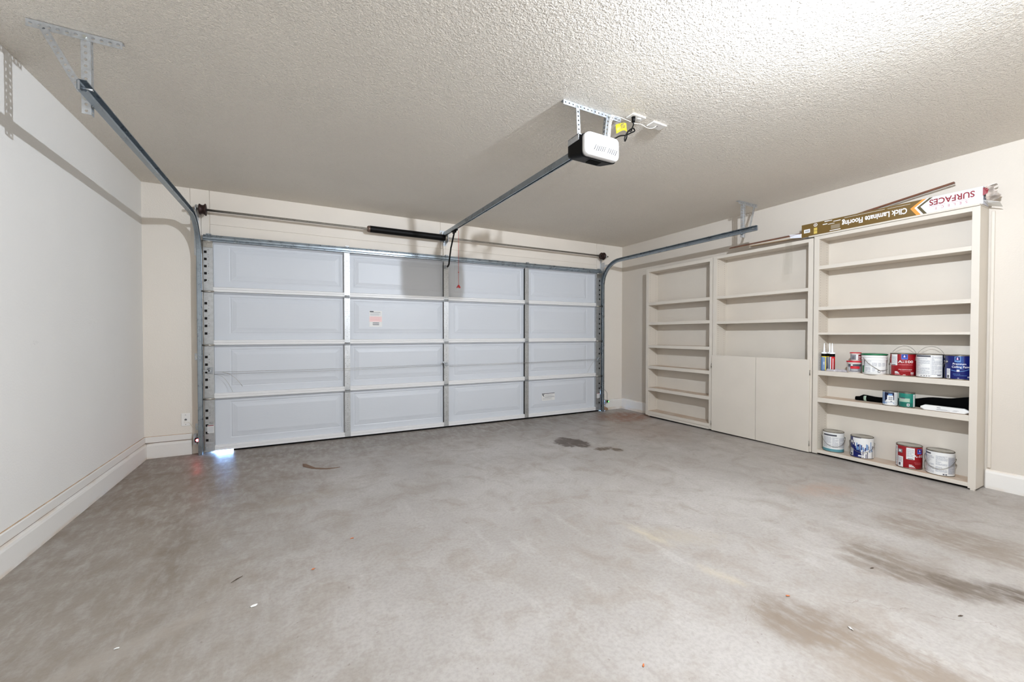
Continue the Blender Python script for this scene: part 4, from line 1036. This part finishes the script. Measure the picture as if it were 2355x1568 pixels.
# crumpled wrapper
mb = MB(); rng = random.Random(5); nx, ny = 12, 6; vs = []
for j in range(ny + 1):
    for i in range(nx + 1):
        q = i / nx; e = math.sin(math.pi * j / ny); hgt = (.006 + .030 * e * (1.05 - q * .75)) * (.7 + .6 * rng.random())
        if j in (0, ny) or i in (0, nx): hgt = .001
        vs.append((4.612 + .06 * j / ny, 2.050 - .165 * q + rng.uniform(-.004, .004), ZA + hgt + .0006))
mb.add(vs, [(j * (nx + 1) + i, j * (nx + 1) + i + 1, (j + 1) * (nx + 1) + i + 1, (j + 1) * (nx + 1) + i) for j in range(ny) for i in range(nx)])
for v in range(len(mb.v)):
    x, y, z = mb.v[v]
    if y > 1.975: mb.v[v] = (min(x, 4.612 + (x - 4.612) * .06), y, ZA + (z - ZA) * .6)
o = mb.build('plastic_wrapper', mat('grey_wrapper', (176, 172, 176), .35, var=.1, vscale=40), solid=.0008); tag(o, 'crumpled grey plastic wrapper lying between caulk tubes and red-lidded tubs', 'wrapper')
# lower shelf: black roll, quart cans, white pack
mb = MB(); n = 26; path = []; vs = []; K = 14
for i in range(n + 1):
    q = i / n; y = 1.858 + (1.090 - 1.858) * q
    if q < .05: hh, ww = .040, .020
    else: hh = .054 + .072 * max(0, (q - .42) / .58) ** .8 + .005 * math.sin(q * 21); ww = .024 + .014 * max(0, (q - .35) / .65)
    if q < .03: hh, ww = hh * .9, ww * .85
    for k in range(K):
        a = 2 * math.pi * k / K; vs.append((4.748 + ww * math.cos(a), y, ZB_ + .0005 + hh / 2 + hh / 2 * math.sin(a)))
fs = [(i * K + k, i * K + (k + 1) % K, (i + 1) * K + (k + 1) % K, (i + 1) * K + k) for i in range(n) for k in range(K)]
mb.add(vs, fs, 0, True); mb.add(vs[:K], [tuple(range(K))]); mb.add(vs[-K:], [tuple(range(K))])
t = thing('fabric_roll', (4.748, 1.45, ZB_), 'long black fabric roll with white band, behind the two small cans', 'fabric roll')
mb.build('roll', M_ROLL, t)
mb = MB(); vs = []
for y in (1.790, 1.770):
    for k in range(K):
        a = 2 * math.pi * k / K; vs.append((4.748 + .0258 * math.cos(a), y, ZB_ + .0275 + .0285 * math.sin(a)))
mb.add(vs, [(k, (k + 1) % K, K + (k + 1) % K, K + k) for k in range(K)], 0, True); mb.build('band', M_MINT, t, solid=.001)
def dec_q1(t, R, H):
    mb = MB()
    patch(mb, R, -85, -40, H * .12, H * .92, 1); patch(mb, R, -44, 30, H * .60, H * .93, 3, .0008); patch(mb, R, -40, 24, H * .44, H * .62, 2, .0008)
    for a, z in ((-42, .34), (-34, .42), (30, .46), (24, .40)): patch(mb, R, a, a + 10, H * z, H * .8, 3, .0009)
    patch(mb, R, -22, 22, H * .14, H * .72, 0, .0012); patch(mb, R, -14, 16, H * .70, H * .84, 2, .0010)
    textlines(mb, R, -12, 18, H * .42, H * .66, 3, 4, .0020); patch(mb, R, 2, 14, H * .30, H * .345, 4, .002)
    patch(mb, R, 30, 52, H * .05, H * .93, 0, .0012); textlines(mb, R, 33, 50, H * .1, H * .88, 14, 5, .002); patch(mb, R, -84, 30, H * .16, H * .20, 2, .0011); patch(mb, R, -84, 30, H * .24, H * .27, 1, .0014)
    mb.build('label', [M_PAPER, M_STEELBL, M_SKY, M_DNAVY, M_INK, M_GREYTXT], t, local=True)
paint_can((4.652, 1.571, ZB_), .0505, .128, 'small blue and white paint can on the lower shelf', G2, M_PAPER, dec_q1, None)
def dec_q2(t, R, H):
    mb = MB()
    for z in (.50, .60, .70, .80): patch(mb, R, -80, 46, H * z, H * (z + .02), 1, .0008)
    patch(mb, R, -80, 46, H * .05, H * .34, 1, .0007); patch(mb, R, -62, 20, H * .38, H * .62, 2, .0012, slant=.0); patch(mb, R, -50, -12, H * .60, H * .67, 3, .0014)
    patch(mb, R, 0, 18, H * .11, H * .28, 0, .0012); patch(mb, R, 3.5, 14.5, H * .15, H * .24, 4, .0018)
    patch(mb, R, 46, 66, H * .06, H * .90, 0, .0012); textlines(mb, R, 49, 63, H * .1, H * .86, 12, 5, .002)
    mb.build('label', [M_PAPER, M_TEALD, M_MINT, M_INK, M_INK, M_GREYTXT], t, local=True)
paint_can((4.663, 1.463, ZB_), .0515, .128, 'small teal paint can beside the blue and white one', G2, M_TEAL, dec_q2, None)
t = thing('white_pack', (4.645, 1.23, ZB_), 'flat white pack with tapered ends, lying before the black roll', 'pack')
mb = MB(); P = [(0, 0), (.022, -.014), (.255, -.014), (.278, 0), (.278, .010), (.252, .026), (.026, .028), (0, .012)]
vs = []
for xx, k in ((4.622, .92), (4.626, 1.0), (4.650, 1.0), (4.656, .9)):
    vs += [(xx, 1.366 - (.139 + (a - .139) * k), ZB_ + .0155 + (b - .006) * k + .006) for a, b in P]
n = len(P); fs = [tuple(range(n)), tuple(range(3 * n, 4 * n))]
for i in range(3): fs += [(i * n + k, i * n + (k + 1) % n, (i + 1) * n + (k + 1) % n, (i + 1) * n + k) for k in range(n)]
mb.add(vs, fs); mb.build('wrapping', M_PAPER, t)
mb = MB()
for a, b, c0, c1 in ((.10, .122, .0245, .0285), (.098, .16, .013, .0145), (.098, .175, .008, .0095), (.19, .215, .010, .0115), (.196, .224, .016, .0175)): mb.box(4.6205, 4.6212, 1.366 - b, 1.366 - a, ZB_ + c0 + .004, ZB_ + c1 + .004)
mb.build('print', M_GREYL, t)
# bottom row
def dec_A(t, R, H):
    mb = MB(); patch(mb, R, -88, 84, H * .16, H * .96, 0); patch(mb, R, -88, 84, H * .03, H * .16, 1)
    patch(mb, R, -62, 18, H * .80, H * .88, 3, .0014); textlines(mb, R, -60, -10, H * .22, H * .76, 15, 2); textlines(mb, R, -6, 28, H * .22, H * .76, 15, 2); textlines(mb, R, 32, 74, H * .24, H * .74, 13, 2)
    mb.build('label', [M_PAPER, M_TEALW, M_GREYTXT, M_INK], t, local=True)
paint_can((4.698, 2.016, ZC_), .083, .196, 'white-labelled paint can with a teal base on the bottom shelf', G3, M_PAPER, dec_A, 'down', ear=95)
def dec_B(t, R, H):
    mb = MB(); patch(mb, R, -88, -4, H * .03, H * .97, 0); patch(mb, R, -4, 88, H * .03, H * .97, 1)
    rng = random.Random(11)
    for i in range(20):
        a = -50 + i * 6.4; z = H * (.60 - .006 * i + .12 * math.sin(i * 1.7)); patch(mb, R, a, a + 6.6, z, H * .95, 1, .0012)
    for i in range(16):
        a = -28 + i * 6.0; z0 = H * rng.uniform(.30, .48); patch(mb, R, a, a + rng.uniform(3, 7), z0, z0 + H * rng.uniform(.12, .36), rng.choice((2, 0, 4, 2)), .0018)
    for i in range(9):
        a = -4 + i * 7.5; patch(mb, R, a, a + 3.4, H * .04, H * rng.uniform(.2, .45), rng.choice((0, 3, 1)), .0020)
    patch(mb, R, -72, -46, H * .08, H * .42, 1, .0022); textlines(mb, R, -70, -48, H * .24, H * .40, 6, 4, .003); patch(mb, R, -64, -52, H * .10, H * .20, 3, .003)
    patch(mb, R, -70, -44, H * .66, H * .82, 4, .0022); patch(mb, R, -62, -50, H * .70, H * .78, 1, .003); patch(mb, R, -18, 14, H * .09, H * .15, 1, .0026)
    mb.build('label', [M_NAVY, M_PAPER, M_SKY, M_DNAVY, M_GREYL], t, local=True)
paint_can((4.700, 1.787, ZC_), .083, .196, 'navy paint can splashed with white paint on the bottom shelf', G3, M_NAVY, dec_B, 'down', ear=85)
def dec_C(t, R, H):
    mb = MB(); patch(mb, R, -88, -58, H * .05, H * .93, 1); textlines(mb, R, -86, -60, H * .1, H * .9, 20, 2)
    patch(mb, R, -54, -26, H * .04, H * .50, 0, .0012); textlines(mb, R, -52, -28, H * .26, H * .47, 7, 2, .002); patch(mb, R, -48, -38, H * .10, H * .22, 3, .002)
    patch(mb, R, -54, -30, H * .66, H * .82, 4, .0012); patch(mb, R, -48, -36, H * .70, H * .78, 1, .002)
    patch(mb, R, -12, 24, H * .42, H * .92, 0, .0012); textlines(mb, R, -9, 21, H * .52, H * .88, 8, 2, .002); patch(mb, R, -6, 18, H * .435, H * .465, 3, .002)
    badge(mb, R, 50, H * .68, 26, H * .22, (5, 6, 7)); wraptext(mb, 'A-100', R, 50, H * .53, H * .15, 0, .0014, bold=.012, sx=1.3)
    textlines(mb, R, 22, 60, H * .29, H * .31, 1, 8); textlines(mb, R, 26, 60, H * .235, H * .255, 1, 8)
    for j, w in enumerate((26, 20, 14)): patch(mb, R, 0, w, H * (.09 + j * .04), H * (.115 + j * .04), 0, .001)
    patch(mb, R, 0, 30, H * .04, H * .055, 8, .001)
    mb.build('label', [M_PAPER, M_PAPER, M_GREYTXT, M_INK, M_GREYL, M_LILAC, M_NAVY, M_PINK, mat('label_pink_line', (214, 130, 136), .5)], t, local=True)
paint_can((4.700, 1.455, ZC_), .083, .196, 'crimson paint can with white stickers on the bottom shelf', G3, M_CRIM, dec_C, None)
def dec_D(t, R, H):
    mb = MB(); patch(mb, R, -88, 88, H * .03, H * .96, 0); patch(mb, R, -78, -40, H * .84, H * .90, 3, .0012); patch(mb, R, -80, -72, H * .7, H * .95, 4, .0016)
    textlines(mb, R, -72, -24, H * .40, H * .80, 10, 1); textlines(mb, R, -18, 30, H * .44, H * .84, 10, 1); textlines(mb, R, -72, -24, H * .08, H * .36, 7, 1); textlines(mb, R, -18, 30, H * .16, H * .38, 6, 1)
    patch(mb, R, 32, 74, H * .10, H * .80, 2, .0010); textlines(mb, R, 34, 72, H * .12, H * .78, 18, 1, .0018); patch(mb, R, 10, 17, H * .05, H * .10, 3, .0018); patch(mb, R, 20, 27, H * .05, H * .10, 3, .0018)
    mb.build('label', [M_PAPER, M_GREYTXT, mat('label_mid_grey', (190, 190, 194), .5), M_INK, M_SKY], t, local=True)
paint_can((4.700, 1.262, ZC_), .083, .196, 'white-labelled paint can touching the crimson one on the bottom shelf', G3, M_PAPER, dec_D, 'down', ear=80)

# ------------------------------------------------------------------ flooring carton on top
BF, BY0, BY1, BZ0, BZ1, BXb = 4.632, 1.035, 2.290, 2.2085, 2.342, 4.775
t = thing('flooring_carton', (4.70, 1.66, BZ0), 'long brown and white laminate flooring carton upside down on the tallest bookcase', 'carton')
o = MB().box(BF, BXb, BY0, BY1, BZ0, BZ1).build('carton', [M_BOXW], t, bevel=.002)
def face(mb, pts, m, lift): mb.add([(BF - lift, y, z) for y, z in pts], [tuple(range(len(pts)))], m)
YV = 1.375     # tip of the chevron
mb = MB(); zm = (BZ0 + BZ1) / 2 + .006; H = BZ1 - BZ0
e = .001
face(mb, [(BY1, BZ0 + e), (BY1, BZ1 - e), (YV + .000, BZ1 - e), (YV + .075, zm), (YV + .030, BZ0 + e)], 0, .0006)
def chev(y0, w, m):
    face(mb, [(y0, BZ1 - e), (y0 - w, BZ1 - e), (y0 - w + .075, zm), (y0 + .075, zm)], m, .0008); face(mb, [(y0 + .075, zm), (y0 - w + .075, zm), (y0 - w + .030, BZ0 + e), (y0 + .030, BZ0 + e)], m, .0008)
chev(YV, .026, 1); chev(YV - .030, .008, 2); chev(YV - .042, .022, 3)
mb.build('print_ground', [M_BOXB, M_OR, M_PAPER, mat('carton_dark_brown', (80, 70, 40), .5)], o)
mb = MB()
def flip(s, yc, zc, size, m, width, bold=0.0, spacing=1.0, lift=.0016):
    vs, fs, w = text2d(s, size, bold, spacing); vs = [(x * width / w, y) for x, y in vs]; w = width
    mb.add([(BF - lift, yc + (x - w / 2), zc - y) for x, y in vs], fs, m)
flip('Click Laminate Flooring', 1.704, BZ0 + .088, .068, 0, .470, bold=.028)
flip('SURFACES', 1.205, BZ0 + .112, .066, 1, .255, bold=.022)
flip('SELECT', 1.208, BZ0 + .048, .030, 2, .185, spacing=2.4)
face(mb, [(1.335, BZ0 + .0565), (1.335, BZ0 + .0585), (1.235, BZ0 + .0585), (1.235, BZ0 + .0565)], 2, .0014)
face(mb, [(1.205, BZ0 + .0565), (1.205, BZ0 + .0585), (1.11, BZ0 + .0585), (1.11, BZ0 + .0565)], 2, .0014)
for y0, y1, z, h in ((2.085, 2.045, .118, .008), (2.05, 2.02, .118, .006), (2.01, 1.95, .104, .006), (2.10, 2.06, .092, .008), (2.055, 2.0, .086, .005), (2.04, 1.95, .018, .007), (1.92, 1.62, .116, .0025), (1.60, 1.45, .114, .002)):
    face(mb, [(y0, BZ0 + z), (y0, BZ0 + z + h), (y1, BZ0 + z + h), (y1, BZ0 + z)], 0, .0014)
face(mb, [(2.03, BZ0 + .034), (2.03, BZ0 + .074), (1.955, BZ0 + .074), (1.955, BZ0 + .034)], 3, .0014)
face(mb, [(2.268, BZ0 + .044), (2.268, BZ0 + .080), (2.212, BZ0 + .080), (2.212, BZ0 + .044)], 0, .0014)
for k in range(7): face(mb, [(2.258 - k * .006, BZ0 + .052), (2.258 - k * .006, BZ0 + .072), (2.255 - k * .006, BZ0 + .072), (2.255 - k * .006, BZ0 + .052)], 4, .0018)
for z in (.020, .052): face(mb, [(2.178, BZ0 + z), (2.178, BZ0 + z + .028), (2.148, BZ0 + z + .028), (2.148, BZ0 + z)], 5, .0014)
ring = [(2.163 + .017 * math.cos(2 * math.pi * k / 16), BZ0 + .108 + .017 * math.sin(2 * math.pi * k / 16)) for k in range(16)]; face(mb, ring, 0, .0014)
ring = [(2.163 + .012 * math.cos(2 * math.pi * k / 16), BZ0 + .108 + .012 * math.sin(2 * math.pi * k / 16)) for k in range(16)]; face(mb, ring, 6, .0018)
ring = [(2.163 + .006 * math.cos(2 * math.pi * k / 10), BZ0 + .108 + .006 * math.sin(2 * math.pi * k / 10)) for k in range(10)]; face(mb, ring, 0, .0022)
mb.build('print', [M_WHITE, M_MAR, mat('carton_red_print', (176, 92, 96), .5), mat('carton_taupe', (140, 126, 104), .5), M_TILEB, mat('carton_tan', (206, 182, 92), .5), M_BOXB], o)
# crushed ends
def crumple(name, x0, x1, y0, y1, z0, z1, seed, m, nn=7, amt=.022):
    rng = random.Random(seed); mb = MB(); vs = []; n = nn
    for j in range(n + 1):
        for i in range(n + 1):
            u, v = i / n, j / n; k = min(1, min(u, 1 - u, v, 1 - v) * 4)
            vs.append((x0 + (x1 - x0) * v + rng.uniform(-amt, amt) * .5, y0 + (y1 - y0) * (.35 + .65 * k) * rng.uniform(.55, 1), z0 + (z1 - z0) * u + rng.uniform(-amt, amt) * .6))
    mb.add(vs, [(j * (n + 1) + i, j * (n + 1) + i + 1, (j + 1) * (n + 1) + i + 1, (j + 1) * (n + 1) + i) for j in range(n) for i in range(n)])
    return mb.build(name, m, t, solid=.0015)
crumple('crushed_end', BF + .004, BXb - .004, BY0 + .012, BY0 - .075, BZ0 + .012, BZ1 - .006, 2, [M_FOIL])
mb = MB(); mb.add([(BF + .004, BY0 + .005, BZ0 + .030), (BF + .010, BY0 - .082, BZ0 - .008), (BF + .10, BY0 - .078, BZ0 - .030), (BXb - .012, BY0 + .005, BZ0 + .004), (BF + .03, BY0 - .02, BZ0 + .006)], [(0, 1, 4), (1, 2, 4), (2, 3, 4), (3, 0, 4)]); mb.build('torn_flap', [M_PAPER], t, solid=.0015)
mb = MB(); mb.add([(BF + .02, BY0 + .004, BZ1 - .004), (BF + .03, BY0 - .058, BZ1 + .008), (BF + .11, BY0 - .050, BZ1 + .014), (BF + .12, BY0 + .004, BZ1 - .004)], [(0, 1, 2, 3)]); mb.build('end_flap', M_FOIL, t, solid=.0015)
mb = MB(); mb.add([(BF - .001, BY0 + .002, BZ1 - .012), (BF + .012, BY0 - .026, BZ1 - .022), (BF + .006, BY0 - .020, BZ1 - .060), (BF - .001, BY0 + .002, BZ0 + .06)], [(0, 1, 2, 3)]); mb.build('end_flap', M_MAR, t, solid=.0015)
mb = MB(); mb.add([(BF + .004, BY1 - .002, BZ0 + .044), (BF + .004, BY1 + .122, BZ0 + .062), (BF + .004, BY1 + .108, BZ0 + .022), (BF + .010, BY1 + .010, BZ0 + .008)], [(0, 1, 2, 3)]); mb.build('torn_flap', M_BOXW, t, solid=.0015)
mb = MB(); mb.add([(BF - .004, BY1 + .002, BZ0 + .050), (BF + .03, BY1 + .040, BZ0 + .058), (BF + .03, BY1 + .012, BZ0 + .022), (BF - .004, BY1 + .000, BZ0 + .002)], [(0, 1, 2, 3)]); mb.build('torn_flap', M_FOIL, t, solid=.0015)
# loose boards
def board(name, p0, p1, w, th, label, mats, wdir=(1, 0, 0)):
    p0, p1 = Vector(p0), Vector(p1); u = (p1 - p0).normalized(); wd = Vector(wdir); wd = (wd - u * wd.dot(u)).normalized(); h = u.cross(wd); h = h if h.z > 0 else -h
    mb = MB(); mb.sweep([(0, 0), (w, 0), (w, th), (0, th)], [(p0, wd, h), (p1, wd, h)], closed=True)
    o = mb.build(name, mats); return tag(o, label, 'board', 'loose laminate strips')
board('laminate_strip', (4.720, 1.905, BZ1 + .001), (4.715, 1.212, 2.436), .024, .014, 'long brown laminate strip tilted up above the flooring carton', M_WOOD)
board('laminate_strip', (4.640, 2.300, BZ0 + .040), (4.618, 3.075, BZ0 + .036), .040, .009, 'brown laminate strip poking out of the torn brown end of the carton', M_WOOD, (1, 0, .5))
board('laminate_strip', (4.660, 2.300, BZ0 + .018), (4.652, 2.86, BZ0 + .030), .07, .006, 'pale laminate strip lying under the brown one beyond the carton', M_WOODL)
# tape
mb = MB(); vs = []
for i in range(17):
    q = i / 16; z = BZ0 + .010 - .375 * q; x = FX - .006 - .012 * math.sin(q * 3.0) - (.010 if q < .1 else 0) + (.02 * (1 - q * 12) if q < .08 else 0); tw = .012 * math.sin(q * 5)
    vs += [(x + tw, 2.425 + .006 * math.sin(q * 9), z), (x - tw * .5, 2.352 + .005 * math.sin(q * 7 + 1), z + .008)]
mb.add(vs, [(2 * i, 2 * i + 2, 2 * i + 3, 2 * i + 1) for i in range(16)], 0, True)
o = mb.build('tape_strip', M_TAPE); tag(o, 'clear tape strip dangling in front of the middle bookcase', 'tape')

# ------------------------------------------------------------------ litter on the slab
def scrap(name, x, y, s, rz, m, label, cat, lift=.003, asp=.5, seed=0):
    rng = random.Random(seed); n = 10; mb = MB(); z = fz(x, y)
    vs = [(0, 0, lift + .002)] + [(s * math.cos(2 * math.pi * k / n) * rng.uniform(.7, 1.1), s * asp * math.sin(2 * math.pi * k / n) * rng.uniform(.7, 1.1), lift * rng.uniform(.2, 1.2)) for k in range(n)]
    c, q = math.cos(rz), math.sin(rz); vs = [(x + a * c - b * q, y + a * q + b * c, z + h + .0008) for a, b, h in vs]
    mb.add(vs, [(0, 1 + k, 1 + (k + 1) % n) for k in range(n)]); o = mb.build(name, m, solid=.001); return tag(o, label, cat, None)
scrap('paper_scrap', -.178, 2.093, .016, .3, M_PAPER, 'larger white paper scrap on open floor beside the dark twig', 'paper scrap', .004, .5, 1)
scrap('paper_scrap', 1.985, .785, .012, 1.2, M_PAPER, 'white paper curl lying on the brown tyre stain', 'paper scrap', .006, .35, 2)
scrap('paper_scrap', -.62, 2.05, .009, .2, M_PAPER, 'tiny white paper scrap on the dull floor towards the bare wall', 'paper scrap', .003, .5, 9)
scrap('dry_leaf', .062, 2.277, .012, .4, M_LEAF, 'small orange leaf fragment behind the larger white paper scrap', 'leaf', .005, .5, 3)
scrap('dry_leaf', .275, 2.521, .011, .1, M_LEAF, 'faint orange leaf fragment on the floor between dried spill and paper scrap', 'leaf', .003, .5, 4)
scrap('dry_leaf', 1.098, 1.047, .008, .6, M_LEAF, 'orange leaf fragment closest to the camera on clean floor', 'leaf', .004, .4, 5)
scrap('dry_leaf', 1.98, 1.02, .010, -.6, M_LEAF, 'orange leaf fragment at the far edge of the brown tyre stain', 'leaf', .004, .4, 6)
for x, y, a, L, lab in ((-.272, 2.358, .75, .030, 'thin dark twig lying behind the larger white paper scrap'), (2.60, .94, -.3, .012, 'dark seed husk at the tip of the blotchy oil stain'), (2.49, .60, -.4, .012, 'dark seed husk in front of the blotchy oil stain')):
    mb = MB(); z = fz(x, y) + .003; mb.tube([(x - L * math.cos(a), y - L * math.sin(a), z), (x, y, z + .001), (x + L * math.cos(a), y + L * math.sin(a), z)], [.0008, .0026, .0008], 6)
    tag(mb.build('dry_twig', M_BARK), lab, 'twig')
# brown dried spill
mb = MB(); rng = random.Random(4); vs = []; pts = [(.03, 4.17, .040), (.06, 4.13, .055), (.10, 4.06, .040), (.13, 4.02, .020), (.17, 3.99, .022), (.22, 3.96, .016), (.28, 3.95, .010), (.33, 3.955, .006)]
for x, y, w in pts: vs += [(x, y - w * .9, .0012), (x, y + w * 1.2, .0012)]
mb.add(vs, [(2 * i, 2 * i + 2, 2 * i + 3, 2 * i + 1) for i in range(len(pts) - 1)])
vs = [(x, y, z + fz(x, y)) for x, y, z in mb.v]; mb.v = vs
o = mb.build('dried_spill', mat('spill_brown', (112, 84, 62), .6), solid=.0008); tag(o, 'brown dried spill shaped like a leaf and stem, before the door', 'dried spill')
